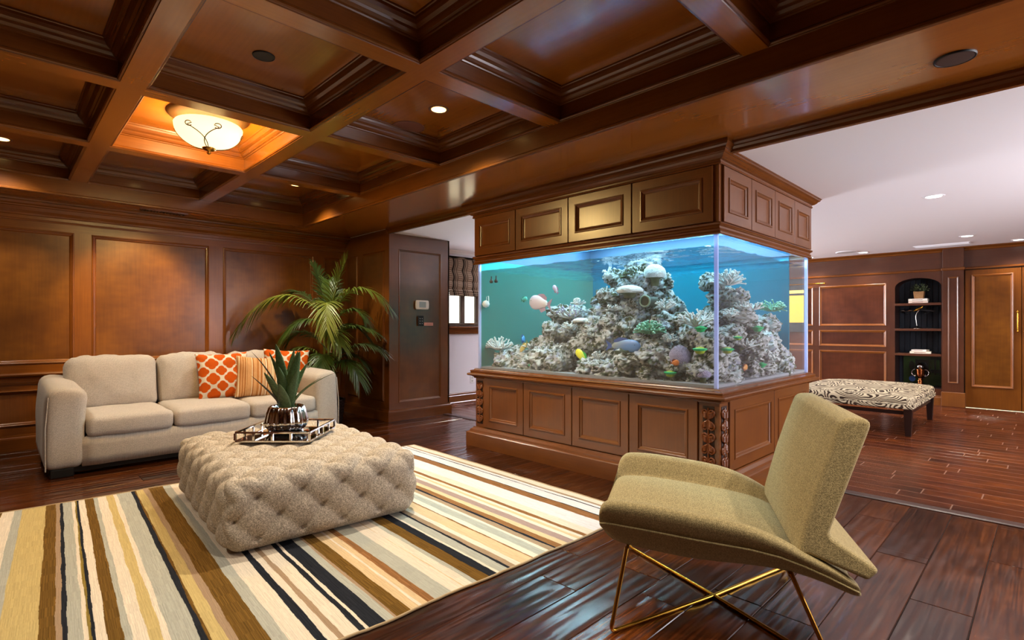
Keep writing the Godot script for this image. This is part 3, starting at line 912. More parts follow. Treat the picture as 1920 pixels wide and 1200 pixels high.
	for j in nv:
		for i in nu:
			var x := lerpf(gx + 0.018, gx2 - 0.018, i / (nu - 1.0)); var z := lerpf(gz - 0.018, gz2 + 0.018, j / (nv - 1.0))
			p.append(Vector3(x, 1.79 + nz.get_noise_2d(x, z) * 0.012 + nz.get_noise_2d(x * 3.1, z * 3.1) * 0.004, z))
	var ws := MB.new(); ws.grid(p, nu, nv)
	var wm := mat(Color(0.02, 0.38, 0.6, 0.75), 0.05)  # mostly opaque blue stands in for the reflection under the surface
	wm.transparency = BaseMaterial3D.TRANSPARENCY_ALPHA
	wpart("water_surface", ws, wm, t)
	wpart("tank_floor", slab(Vector3(gx + 0.018, yb, gz2 + 0.018), Vector3(gx2 - 0.018, yb + 0.02, gz - 0.018)), mat(Color(0.5, 0.52, 0.55), 0.8), t)
	# canopy
	var cz0 := -4.165; var cz1 := -1.592; var cx0 := 3.55; var cx1 := 5.49
	var cb := MB.new()
	cb.box(Vector3(cx0, 1.93, cz0), Vector3(cx0 + 0.03, 2.4, cz1), Vector3.BACK, 0.001)
	cb.box(Vector3(cx1 - 0.03, 1.93, cz0), Vector3(cx1, 2.4, cz1), Vector3.BACK, 0.001)
	cb.box(Vector3(cx0 + 0.03, 1.93, cz1 - 0.03), Vector3(cx1 - 0.03, 2.4, cz1), Vector3.RIGHT, 0.001)
	cb.box(Vector3(cx0 + 0.03, 1.93, cz0), Vector3(cx1 - 0.03, 2.4, cz0 + 0.03), Vector3.RIGHT, 0.001)
	cb.box(Vector3(cx0 + 0.02, 2.35, cz0 + 0.02), Vector3(cx1 - 0.02, 2.39, cz1 - 0.02), Vector3.BACK, 0.001)
	var cc := wpart("canopy", cb, M.cab, t)
	var ln := MB.new()
	ln.box(Vector3(cx0 + 0.031, 1.9, cz0 + 0.031), Vector3(cx0 + 0.036, 2.345, cz1 - 0.031), Vector3.UP, 0)
	ln.box(Vector3(cx1 - 0.036, 1.9, cz0 + 0.031), Vector3(cx1 - 0.031, 2.345, cz1 - 0.031), Vector3.UP, 0)
	ln.box(Vector3(cx0 + 0.037, 1.9, cz1 - 0.036), Vector3(cx1 - 0.037, 2.345, cz1 - 0.031), Vector3.UP, 0)
	ln.box(Vector3(cx0 + 0.037, 1.9, cz0 + 0.031), Vector3(cx1 - 0.037, 2.345, cz0 + 0.036), Vector3.UP, 0)
	ln.box(Vector3(cx0 + 0.037, 2.338, cz0 + 0.037), Vector3(cx1 - 0.037, 2.345, cz1 - 0.037), Vector3.UP, 0)
	part("added_lining", ln, mat(Color(0.05, 0.2, 0.3), 0.7), cc)  # added blue lining, colours the band above the water
	for z in [[-4.16, -3.566], [-3.558, -2.918], [-2.91, -2.281], [-2.273, -1.63]]:
		cab_door(cc, Vector3(cx0, 0, 0), Vector3.BACK, z[0], 1.944, z[1], 2.332)
	for x in [[3.59, 4.066], [4.074, 4.55], [4.558, 5.022], [5.03, 5.486]]:
		cab_door(cc, Vector3(0, 0, cz1), Vector3.RIGHT, x[0], 1.944, x[1], 2.332)
	part("valance", tiers(cx0, cx1, cz0, cz1, [[-0.03, 1.856], [0.012, 1.855], [0.018, 1.862], [0.018, 1.872], [0.01, 1.88], [0.014, 1.892], [0.006, 1.9], [0.006, 1.912], [0.02, 1.922], [0.024, 1.93], [0.02, 1.937], [0.0, 1.942]]), M.trim, cc)
	part("crown", tiers(cx0, cx1, cz0, cz1, [[0.0, 2.334], [0.02, 2.334], [0.024, 2.345], [0.018, 2.35], [0.02, 2.362], [0.034, 2.366], [0.05, 2.378], [0.06, 2.392], [0.066, 2.394], [0.074, 2.4], [0.078, 2.412], [0.084, 2.414], [0.088, 2.426], [0.098, 2.436], [0.104, 2.45], [0.105, 2.469]]), M.trim, cc)
	# unseen lamps inside the canopy, placed to light the tank
	var glow := mat(Color(0.9, 0.97, 1.0), 0.4)
	glow.emission_enabled = true; glow.emission = Color(0.75, 0.92, 1.0); glow.emission_energy_multiplier = 6.0
	for i in 3:
		var x := 3.9 + i * 0.62
		part("unseen_light_bar", slab(Vector3(x - 0.06, 2.24, -4.0), Vector3(x + 0.06, 2.28, -1.75), Vector3.BACK, 0.01), glow, cc)
		area("aquarium_light", Vector3(x, 2.23, -2.87), Vector3(x, 1.0, -2.87), Vector2(0.12, 2.25), Color(0.72, 0.95, 1.0), TANK)

const TANK := 8.0

# ---------------------------------------------------------------- sofa
func planar(b: MB, ax: int, ay: int, w: float, h: float) -> void:
	for i in b.v.size(): b.t[i] = Vector2(b.v[i][ax] / w + 0.5, 0.5 - b.v[i][ay] / h)

func sofa() -> void:
	var wv := weave_tex(256, 32, 3, 0.88)
	M.linen = cloth(Color(0.85, 0.8, 0.75), wv, 6.0, wv, 0.03)
	M.linen.rim = 0.3
	var t := thing("sofa", "cream three-seat sofa with rounded arms and loose back cushions along the panelled wall", "sofa", Vector3(1.5, 0, -6.12))
	var nz := FastNoiseLite.new(); nz.seed = 21; nz.frequency = 3.0
	var wob := func(k: float) -> Callable: return func(p: Vector3, n: Vector3) -> Vector3: return p + n * nz.get_noise_3dv(p) * k
	var b := MB.new()
	b.pillow(Vector3(1.0, 0.125, 0.5), 0.02, 0.12, wob.call(0.006), Vector3(0, 0.19, 0.07))
	part("base", b, M.linen, t)
	b = MB.new()
	b.pillow(Vector3(1.2, 0.33, 0.14), 0.06, 0.1, wob.call(0.01), Vector3(0, 0.4, -0.47))
	part("back", b, M.linen, t)
	for s in [-1.0, 1.0]:
		b = MB.new()
		b.pillow(Vector3(0.132, 0.335, 0.585), 0.075, 0.04, func(p: Vector3, n: Vector3) -> Vector3:
			var k := clampf((p.y + 0.1) / 0.43, 0, 1)
			p.x += -s * 0.02 * k * k
			p.y += (0.58 - p.z) * 0.03 * k - maxf(0.0, s * -p.x) * 0.0
			if p.x * s < 0: p.y -= 0.03 * k * absf(p.x) / 0.13
			return p + n * nz.get_noise_3dv(p) * 0.006, Vector3(s * 1.103, 0.395, 0))
		part("arm", b, M.linen, t)
		var pw := MB.new()
		pw.tube([Vector3(s * 1.222, 0.07, 0.578), Vector3(s * 1.224, 0.4, 0.58), Vector3(s * 1.205, 0.655, 0.57)], 0.005, 6)
		part("piping", pw, M.linen, t)
	var xs := [-0.972, -0.345, 0.312, 0.975]
	for i in 3:
		var hw: float = (xs[i + 1] - xs[i]) / 2 - 0.004
		b = MB.new()
		b.pillow(Vector3(hw, 0.08, 0.405), 0.04, 0.045, func(p: Vector3, n: Vector3) -> Vector3:
			var e := (1 - pow(absf(p.x) / hw, 3)) * (1 - pow(absf(p.z) / 0.405, 3))
			p.y += 0.018 * e * signf(p.y) + nz.get_noise_3dv(p * 1.4 + Vector3(i, 0, 0)) * 0.008
			p.z += 0.008 * (1 - pow(absf(p.x) / hw, 2)) * signf(p.z)
			return p, Vector3((xs[i] + xs[i + 1]) / 2, 0.385, 0.185))
		part("seat_cushion", b, M.linen, t)
	var bx := [-1.06, -0.33, 0.325, 1.03]
	var tilt := Basis(Vector3.RIGHT, -0.2)
	for i in 3:
		var hw: float = (bx[i + 1] - bx[i]) / 2 - 0.006
		b = MB.new()
		b.pillow(Vector3(hw, 0.255, 0.1), 0.07, 0.03, func(p: Vector3, n: Vector3) -> Vector3:
			var ex := absf(p.x) / hw; var ey := absf(p.y) / 0.255
			var e := (1 - pow(ex, 2.6)) * (1 - pow(ey, 2.6))
			p.z += 0.075 * e * signf(p.z)
			p.y += 0.025 * (1 - pow(ex, 2)) * signf(p.y) * (1.0 if p.y > 0 else 0.2)
			# creases running in from the corners
			var cr := 0.0
			for q in [Vector2(-1, -1), Vector2(1, 0.1), Vector2(-1, 0.2), Vector2(1, -0.8)]:
				var d: Vector2 = Vector2(p.x / hw, p.y / 0.255) - q
				cr += sin(d.angle() * 16.0 + i * 2.0) * exp(-d.length() * 3.6)
			p.z += cr * 0.011 * signf(p.z) + nz.get_noise_3dv(p * 1.3 + Vector3(i * 3, 0, 0)) * 0.014
			p.y += nz.get_noise_1d(p.x * 1.5 + i * 7.0) * 0.03
			return tilt * p, Vector3((bx[i] + bx[i + 1]) / 2, 0.665, -0.27))
		part("back_cushion", b, M.linen, t)
	for sx in [-1.12, 1.12]:
		for sz in [-0.5, 0.5]:
			part("foot", slab(Vector3(sx - 0.075, 0, sz - 0.06), Vector3(sx + 0.075, 0.07, sz + 0.06), Vector3.UP, 0.006), M.black, t)
	part("shaded_underside", slab(Vector3(-1.2, 0.03, -0.5), Vector3(1.2, 0.068, 0.53), Vector3.UP), M.black, t)  # black strip in place of the shadow under the sofa

# scatter cushions
func throw_mesh(w: float, h: float, d: float, sd: int) -> MB:
	var nz := FastNoiseLite.new(); nz.seed = sd; nz.frequency = 4.0
	var b := MB.new()
	var n := 37
	for s in [1.0, -1.0]:
		var p := PackedVector3Array()
		for j in n:
			for i in n:
				var x := 2.0 * i / (n - 1) - 1; var y := 2.0 * j / (n - 1) - 1
				var z: float = s * d * pow(maxf(0.0, (1 - pow(absf(x), 3.0)) * (1 - pow(absf(y), 3.0))), 0.62)
				var px := x * w / 2 * (1 - 0.075 * (1 - y * y)); var py := y * h / 2 * (1 - 0.075 * (1 - x * x))
				var q := Vector3(px, py, z)
				var cr := 0.0
				for c in [Vector2(-1, -1), Vector2(1, -1), Vector2(-1, 1), Vector2(1, 1)]:
					var dd: Vector2 = Vector2(x, y) - c
					cr += sin(dd.angle() * 14.0) * exp(-dd.length() * 3.5)
				var e := (1 - x * x) * (1 - y * y)
				q.z += s * cr * 0.01 * minf(1.0, e * 6) + nz.get_noise_2d(px, py) * 0.014 * minf(1.0, e * 4)
				p.append(q)
		b.grid(p, n, n, false, false, 1, 1, s < 0)
	b.weld()
	planar(b, 0, 1, w, h)
	return b

func lattice_tex() -> ImageTexture:
	var n := 768
	var px := PackedByteArray(); px.resize(n * n * 3)
	var gr := gray(n, n, 0.25, 77, 2)
	for y in n:
		for x in n:
			var u := x * 3.1 / n + 0.15; var v := y * 3.1 / n + 0.2
			var inside := false
			for o in [[0.0, 0.27, 0.17], [0.5, 0.235, 0.14]]:
				var a: float = u - o[0]; var c: float = v - o[0]
				a -= roundf(a); c -= roundf(c)
				var r: float = o[1]; var k: float = o[2]
				a = absf(a); c = absf(c)
				if a > c:
					var sw := a; a = c; c = sw
				if Vector2(a, c - k).length() < r * 0.78 or (a < k * 1.05 and c < k * 1.05): inside = true
			var g := 0.9 + 0.2 * (gr[y * n + x] / 255.0 - 0.5)
			var col := Color(0.84, 0.36, 0.09) if inside else Color(0.93, 0.88, 0.8)
			var i := (y * n + x) * 3
			px[i] = clampi(int(255 * col.r * g), 0, 255); px[i + 1] = clampi(int(255 * col.g * g), 0, 255); px[i + 2] = clampi(int(255 * col.b * g), 0, 255)
	return picture(n, n, px)

func stripe_tex() -> ImageTexture:
	var w := 512; var h := 64
	var px := PackedByteArray(); px.resize(w * h * 3)
	var r := RandomNumberGenerator.new(); r.seed = 9
	var cols := []
	var x0 := 0
	while x0 < w:
		var ww := r.randi_range(4, 15)
		var c: Color = [Color(0.82, 0.62, 0.42), Color(0.9, 0.82, 0.68), Color(0.72, 0.48, 0.27), Color(0.86, 0.72, 0.52), Color(0.66, 0.42, 0.22)][r.randi() % 5]
		for k in ww: cols.append(c)
		x0 += ww
	for y in h:
		for x in w:
			var c: Color = cols[x]
			var g := r.randf_range(0.9, 1.03)
			var i := (y * w + x) * 3
			px[i] = int(minf(255, 255 * c.r * g)); px[i + 1] = int(minf(255, 255 * c.g * g)); px[i + 2] = int(minf(255, 255 * c.b * g))
	return picture(w, h, px)

func cushions() -> void:
	var lm := mat(Color(1, 1, 1), 0.9); lm.albedo_texture = lattice_tex(); lm.metallic_specular = 0.2
	var sm := mat(Color(1, 1, 1), 0.9); sm.albedo_texture = stripe_tex(); sm.metallic_specular = 0.2
	var fm := mat(Color(0.78, 0.52, 0.28), 0.9)
	var put := func(called: String, m: Material, label: String, at: Vector3, yaw: float, pitch: float, roll: float, w: float, sd: int, group: String) -> MeshInstance3D:
		var o := single(called, throw_mesh(w, w, 0.085, sd), m, label, "cushion", at, 0.0, group)
		o.basis = Basis(Vector3.UP, yaw) * Basis(Vector3.RIGHT, pitch) * Basis(Vector3.BACK, roll)
		return o
	put.call("scatter_cushion", lm, "orange and white lattice cushion on the sofa, the left one, against the middle back cushion", Vector3(1.72, 0.7, -6.11), -0.1, -0.3, 0.03, 0.5, 5, "scatter cushions on the sofa")
	var o: MeshInstance3D = put.call("scatter_cushion", sm, "tan and cream pinstriped cushion with frayed sides between the two lattice cushions", Vector3(2.03, 0.675, -5.98), -0.12, -0.36, -0.09, 0.46, 6, "scatter cushions on the sofa")
	# the frayed fringe down its sides
	var f := MB.new()
	var r := RandomNumberGenerator.new(); r.seed = 4
	for s in [-1.0, 1.0]:
		for k in 46:
			var y := -0.21 + 0.42 * k / 45.0
			var x: float = s * 0.225 * (1 - 0.07 * (1 - pow(y / 0.23, 2)))
			f.tube([Vector3(x, y, 0), Vector3(x + s * 0.018, y + r.randf_range(-0.008, 0.008), r.randf_range(-0.006, 0.006))], 0.0018, 3, false)
	var fr := part("fringe", f, fm, o)
	fr.set_meta("kind", "stuff")
	put.call("scatter_cushion", lm, "orange and white lattice cushion on the sofa, the right one, leaning by the right arm", Vector3(2.38, 0.715, -6.12), -0.2, -0.3, -0.06, 0.5, 8, "scatter cushions on the sofa")

# ---------------------------------------------------------------- rug
func rug() -> void:
	var C := {
		"c": Color(0.82, 0.76, 0.68), "y": Color(0.72, 0.63, 0.42), "g": Color(0.64, 0.63, 0.58), "b": Color(0.4, 0.29, 0.13), "t": Color(0.6, 0.5, 0.4), "n": Color(0.14, 0.145, 0.165),
		"o": Color(0.5, 0.42, 0.2), "r": Color(0.52, 0.36, 0.22), "l": Color(0.78, 0.67, 0.52), "m": Color(0.6, 0.5, 0.46), "w": Color(0.82, 0.79, 0.78)}
	var st := "g-.36c-.24b-.16c-.1g-.06y.062b.115t.137n.153g.2c.216o.225n.237c.273b.322g.345c.395y.438c.46g.546n.568b.578y.625t.656b.749g.8c.881n.915c.948t.972c1.034n1.059c1.073n1.147g1.186t1.2b1.267l1.313c1.325l1.357r1.397g1.491c1.556l1.56c1.61g1.637b1.708n1.762c1.776g1.835n1.85t1.885c1.921l2.005r2.016c2.059g2.119c2.142t2.181n2.198r2.245l2.288m2.344c2.376l2.402c2.429r2.462c2.537w2.68r2.755n2.765w2.862n2.872w2.905t2.93c3.01"
	var W := 2048; var H := 256
	var xa := -0.45; var xb := 3.0
	var names := []; var ends := []
	var re := RegEx.create_from_string("([a-z])(-?[0-9.]+)")
	for q in re.search_all(st):
		names.append(q.get_string(1)); ends.append(q.get_string(2).to_float())
	var nz := FastNoiseLite.new(); nz.seed = 3; nz.frequency = 0.02
	var thr := gray(W, 32, 0.4, 5, 2)
	var yarn := gray(256, 256, 0.3, 8, 2)
	var px := PackedByteArray(); px.resize(W * H * 3)
	for y in H:
		var k := 0
		for x in W:
			var xx := xa + (xb - xa) * x / W
			k = 0 if x == 0 else k
			var e: float = ends[k] + nz.get_noise_2d(y * 1.4, k * 40.0) * 0.006
			while xx > e and k < ends.size() - 1:
				k += 1
				e = ends[k] + nz.get_noise_2d(y * 1.4, k * 40.0) * 0.006
			var col: Color = C[names[k]]
			var dk: float = 0.3 if names[k] in "bnor" else 0.1
			var g := 1.0 + dk * (thr[(y / 9 % 32) * W + x] / 255.0 - 0.5) * 2.0 + 0.08 * (yarn[(y % 256) * 256 + x % 256] / 255.0 - 0.5)
			var i := (y * W + x) * 3
			px[i] = clampi(int(255 * col.r * g), 0, 255); px[i + 1] = clampi(int(255 * col.g * g), 0, 255); px[i + 2] = clampi(int(255 * col.b * g), 0, 255)
	var m := mat(Color(1, 1, 1), 0.95)
	m.albedo_texture = picture(W, H, px); m.metallic_specular = 0.15
	m.texture_repeat = false
	var rib := MB.new()
	# the four corners of the rug on the floor
	var f0 := Vector3(-0.25, 0, -4.79); var f1 := Vector3(3.06, 0, -4.56); var n0 := Vector3(-0.45, 0, -1.95); var n1 := Vector3(3.0, 0, -1.87)
	var nw := FastNoiseLite.new(); nw.seed = 12; nw.frequency = 1.3
	var p := PackedVector3Array()
	var nu := 90; var nv := 70
	for j in nv:
		for i in nu:
			var u := i / (nu - 1.0); var v := j / (nv - 1.0)
			var q := n0.lerp(n1, u).lerp(f0.lerp(f1, u), v)
			q += Vector3(nw.get_noise_2d(q.z * 2, 3.0) * (0.012 if i == 0 or i == nu - 1 else 0.0), 0.007 + maxf(0, nw.get_noise_2d(q.x, q.z)) * 0.004, nw.get_noise_2d(q.x * 2, 9.0) * (0.014 if j == 0 or j == nv - 1 else 0.0))
			p.append(q)
	rib.grid(p, nu, nv)
	for i in rib.t.size(): rib.t[i] = Vector2(rib.t[i].x * nu / (nu - 1.0), rib.t[i].y * nv / (nv - 1.0))
	var o := single("rug", rib, m, "large flat-woven striped rug in cream, grey, brown and navy under the tufted ottoman", "rug")
	var hem := MB.new()
	var ring := []
	for i in nu: ring.append(p[i])
	for j in range(1, nv): ring.append(p[j * nu + nu - 1])
	for i in range(nu - 2, -1, -1): ring.append(p[(nv - 1) * nu + i])
	for j in range(nv - 2, -1, -1): ring.append(p[j * nu])
	hem.tube(ring.map(func(q): return q - Vector3(0, 0.0015, 0)), 0.006, 6, false)
	part("bound_edge", hem, mat(Color(0.66, 0.56, 0.42), 0.9), o)

# ---------------------------------------------------------------- ottoman
func ottoman() -> void:
	var wv := weave_tex(256, 32, 13, 0.62)
	M.tweed = cloth(Color(0.9, 0.83, 0.74), wv, 6.0, wv, 0.1)
	var t := thing("ottoman", "big square button-tufted ottoman in oatmeal tweed standing on the striped rug", "ottoman", Vector3(1.46, 0.012, -3.66), deg_to_rad(-4))
	var h := Vector3(0.56, 0.2, 0.735)
	var r := 0.085
	var La := 0.118; var Lb := 0.108
	var dep := func(a: float, b: float) -> float:
		var s := a / (2 * La) + b / (2 * Lb); var q := a / (2 * La) - b / (2 * Lb)
		var fs := absf(s - roundf(s)); var fq := absf(q - roundf(q))
		var d := sqrt(fs * fs + fq * fq)
		var puff := pow(absf(sin(PI * s) * sin(PI * q)), 0.55)
		var ray := atan2(fq, fs)
		return 0.026 * puff - 0.042 * exp(-d / 0.11) - 0.009 * (exp(-fs / 0.02) + exp(-fq / 0.02)) * exp(-d / 0.3) - 0.007 * absf(sin(ray * 7.0)) * exp(-d / 0.14)
	var nz := FastNoiseLite.new(); nz.seed = 2; nz.frequency = 5.0
	var b := MB.new()
	b.pillow(h, r, 0.014, func(p: Vector3, n: Vector3) -> Vector3:
		var w := n.abs(); w = Vector3(pow(w.x, 3), pow(w.y, 3), pow(w.z, 3)); w /= w.x + w.y + w.z
		var d: float = w.y * dep.call(p.x, p.z) + w.x * dep.call(p.z + 0.1, p.y + 0.02) + w.z * dep.call(p.x + 0.06, p.y + 0.02)
		if n.y < -0.5: d = 0.0
		d += nz.get_noise_3dv(p) * 0.004
		d *= 1.0 if p.y > -0.12 else clampf((p.y + 0.2) / 0.08, 0.0, 1.0)
		p.y += 0.015 * (1 - pow(p.x / 0.56, 2)) * (1 - pow(p.z / 0.735, 2)) * (1.0 if p.y > 0 else 0.0)
		return p + n * d, Vector3(0, h.y + 0.002, 0))
	part("tufted_cover", b, M.tweed, t)
	var bt := MB.new()
	bt.lathe(Vector3.ZERO, [Vector2(0.011, -0.006), Vector2(0.012, 0.0), Vector2(0.009, 0.004), Vector2(0.0, 0.006)], 10)
	var bm := bt.mesh()
	for f in 3:
		for sg in ([1.0] if f == 1 else [-1.0, 1.0]):
			for j in range(-12, 13):
				for i in range(-12, 13):
					if (i + j) % 2: continue
					var a := i * La; var c := j * Lb
					var q := Vector3.ZERO; var n := Vector3.ZERO
					if f == 1: q = Vector3(a, h.y, c); n = Vector3.UP
					elif f == 0: q = Vector3(sg * h.x, c - 0.02, a - 0.1); n = Vector3(sg, 0, 0)
					else: q = Vector3(a - 0.06, c - 0.02, sg * h.z); n = Vector3(0, 0, sg)
					if absf(q.x) > h.x - (0.05 if f != 0 else -1.0) or absf(q.z) > h.z - (0.05 if f != 2 else -1.0) or (f != 1 and absf(q.y) > h.y - 0.05): continue
					var puff: float = 0.015 * (1 - pow(q.x / 0.56, 2)) * (1 - pow(q.z / 0.735, 2)) if f == 1 else 0.0
					var o := part("button", bm, M.tweed, t, q + Vector3(0, h.y + puff, 0) - n * 0.038)
					o.basis = Basis(Quaternion(Vector3.UP, n))

# ---------------------------------------------------------------- mirrored tray, pot and aloe
func tray_and_aloe() -> void:
	var t := thing("tray", "square mirrored tray with an open chrome gallery on top of the tufted ottoman", "tray", Vector3(1.475, 0.452, -3.77), deg_to_rad(-44.4))
	var w := 0.245
	var y0 := 0.004
	part("mirror_base", slab(Vector3(-w + 0.005, y0, -w + 0.005), Vector3(w - 0.005, y0 + 0.008, w - 0.005)), mat(Color(0.6, 0.6, 0.62), 0.03, 1.0), t)
	var g := MB.new()
	var bar := 0.006
	for y in [y0 + 0.004, y0 + 0.062]:
		for s in [-1.0, 1.0]:
			g.box(Vector3(-w, y - bar, s * w - bar), Vector3(w, y + bar, s * w + bar), Vector3.RIGHT, 0.0015)
			g.box(Vector3(s * w - bar, y - bar, -w + bar), Vector3(s * w + bar, y + bar, w - bar), Vector3.RIGHT, 0.0015)
	part("rails", g, M.steel, t)
	for s in [-1.0, 1.0]:
		for k in 5:
			var x := -w + 2 * w * k / 4.0
			var e := 0.0075
			part("post", slab(Vector3(x - e, y0 + 0.01, s * w - bar), Vector3(x + e, y0 + 0.056, s * w + bar), Vector3.UP, 0.001), M.steel, t)
			if k > 0 and k < 4:
				part("post", slab(Vector3(s * w - bar, y0 + 0.01, x - e), Vector3(s * w + bar, y0 + 0.056, x + e), Vector3.UP, 0.001), M.steel, t)
	# fluted silver pot with its aloe
	var a := thing("potted_aloe", "spiky green aloe in a fluted silver pot on the mirrored tray", "plant", Vector3(1.5, 0.465, -3.86))
	var pot := MB.new()
	var prof := []
	for q in [[0.055, 0.0], [0.082, 0.004], [0.108, 0.03], [0.116, 0.05], [0.113, 0.072], [0.105, 0.11], [0.094, 0.14], [0.086, 0.148], [0.078, 0.146], [0.074, 0.13], [0.07, 0.11]]:
		prof.append(Vector2(q[0] * 1.22, q[1] * 1.25))
	pot.lathe(Vector3.ZERO, prof, 96, 0.07, 12)
	part("pot", pot, M.steel, a)
	var soil := MB.new()
	soil.lathe(Vector3.ZERO, [Vector2(0.091, 0.148), Vector2(0.04, 0.155), Vector2(0.0, 0.157)], 20)
	for i in soil.n.size():
		if soil.n[i].y < 0: soil.n[i] = -soil.n[i]
	part("soil", soil, mat(Color(0.1, 0.07, 0.05), 0.9), a)
	var lt := noise_tex(0.06, 31, Color(0.62, 0.68, 0.62), Color(1, 1, 1), 3, 128, 128)
	var lm := mat(Color(0.27, 0.36, 0.2), 0.45); lm.albedo_texture = lt; lm.uv1_scale = Vector3(1, 3, 1)
	var lm2 := mat(Color(0.36, 0.42, 0.25), 0.45); lm2.albedo_texture = lt; lm2.uv1_scale = Vector3(1, 3, 1)
	var thin := mat(Color(0.24, 0.22, 0.16), 0.6)
	# lean right, lean towards the eye, height, width, curl
	for q in [[-0.08, -0.02, 0.5, 0.1, 0.02], [0.1, 0.03, 0.45, 0.105, -0.01], [-0.03, 0.05, 0.34, 0.095, 0.0], [0.03, -0.05, 0.46, 0.075, 0.01], [0.06, -0.04, 0.45, 0.07, -0.01], [-0.12, 0.06, 0.3, 0.09, -0.02], [0.1, 0.07, 0.32, 0.085, 0.02], [-0.01, 0.09, 0.22, 0.09, 0.0], [0.12, -0.05, 0.36, 0.06, 0.0], [-0.13, -0.03, 0.44, 0.05, 0.03]]:
		part("leaf", aloe_leaf(q[0], q[1], q[2], q[3], q[4]), lm if q[2] > 0.31 else lm2, a)
	for q in [[-0.21, 0.05, 0.45, 0.02, 0.02], [-0.19, 0.09, 0.28, 0.026, -0.04], [0.24, 0.03, 0.26, 0.02, 0.03], [0.34, 0.0, 0.3, 0.02, 0.06]]:
		part("young_leaf", aloe_leaf(q[0], q[1], q[2], q[3], q[4]), thin if q[0] < 0 else lm2, a)

func aloe_leaf(lx: float, lz: float, h: float, w: float, curl: float) -> MB:
	# local axes: x towards the right of the picture wall, turned with the tray
	var right := Vector3(cos(deg_to_rad(44.4)), 0, sin(deg_to_rad(44.4)))
	var near := Vector3(-right.z, 0, right.x)
	var b := MB.new()
	var n := 30
	var m := 10
	var dir := (right * lx + near * lz)
	var side := right * (1.0 if absf(lz) < 0.2 else 0.8) - near * lx * 0.6
	side = side.normalized()
	var p := PackedVector3Array()
	for j in n:
		var q := j / (n - 1.0)
		var c := Vector3(0, 0.13 + h * q, 0) + dir * (0.18 + 0.82 * q + curl * 8.0 * (q * q - q)) * (0.25 + 0.75 * q) * 1.1
		var ww := w * 0.5 * (0.8 + 0.9 * q - 0.4 * q * q) * pow(maxf(0.0, 1 - pow(q, 1.7)), 0.75)
		ww *= 1.0 + (0.08 if j % 2 else 0.0)
		var fwd := side.cross(Vector3.UP).normalized() * (-1 if lz > 0 else 1)
		for i in m:
			var a := TAU * i / m
			p.append(c + side * cos(a) * ww + fwd * (sin(a) * ww * 0.32 - (1 - cos(a) * cos(a)) * ww * 0.1))
	b.grid(p, m, n, true, false, 1, 1)
	return b

# ---------------------------------------------------------------- armchair
func fillet(pts: Array, rad: Array, seg := 5) -> Array:
	var out := []
	var n := pts.size()
	for i in n:
		var p: Vector2 = pts[i]
		var a: Vector2 = (pts[(i - 1 + n) % n] - p); var b: Vector2 = (pts[(i + 1) % n] - p)
		var ang := absf(a.angle_to(b))
		var t := minf(rad[i] / tan(ang / 2), minf(a.length(), b.length()) * 0.46)
		var s := p + a.normalized() * t; var e := p + b.normalized() * t
		for k in seg + 1:
			var q := k / float(seg)
			out.append(s.lerp(p, q).lerp(p.lerp(e, q), q))
	var cleaned := []
	for q in out:
		if cleaned.is_empty() or (q.distance_to(cleaned[-1]) > 0.0015 and q.distance_to(cleaned[0]) > 0.0015): cleaned.append(q)
	out = cleaned
	# and a few points along the straight runs
	var dense := []
	for i in out.size():
		var a: Vector2 = out[i]; var b: Vector2 = out[(i + 1) % out.size()]
		dense.append(a)
		var k := int(a.distance_to(b) / 0.04)
		for j in k: dense.append(a.lerp(b, (j + 1.0) / (k + 1)))
	return dense

# extrude a profile (forward, up) across x with rounded ends; f may reshape
func extrude(b: MB, prof: Array, x0: float, x1: float, r: float, mid: int, f: Callable) -> void:
	var n := prof.size()
	var inset := func(d: float) -> Array:
		var o := []
		for i in n:
			var p: Vector2 = prof[i]
			var e: Vector2 = (prof[(i + 1) % n] - prof[(i - 1 + n) % n]).normalized()
			o.append(p + Vector2(-e.y, e.x) * d)
		return o
	var p := PackedVector3Array()
	var rows := 0
	var put := func(x: float, d: float):
		for q in inset.call(d): p.append(f.call(Vector3(x, q.y, -q.x)))
	for k in 6:
		var a := PI / 2 * k / 5.0
		put.call(x0 + r * (1 - cos(a)), r * (1 - sin(a)))
	for k in mid:
		put.call(lerpf(x0 + r, x1 - r, (k + 1.0) / (mid + 1)), 0.0)
	for k in 6:
		var a := PI / 2 * (5 - k) / 5.0
		put.call(x1 - r * (1 - cos(a)), r * (1 - sin(a)))
	rows = 12 + mid
	b.grid(p, n, rows, true, false)
	for e in [0, rows - 1]:
		var poly := PackedVector2Array()
		for q in prof: poly.append(q)
		var idx := Geometry2D.triangulate_polygon(poly)
		var nn := Vector3.LEFT if e == 0 else Vector3.RIGHT
		for i in range(0, idx.size(), 3):
			var a := p[e * n + idx[i]]; var c := p[e * n + idx[i + 1]]; var d := p[e * n + idx[i + 2]]
			if (c - a).cross(d - a).dot(nn) < 0: b.tri(a, d, c, nn, nn, nn)
			else: b.tri(a, c, d, nn, nn, nn)

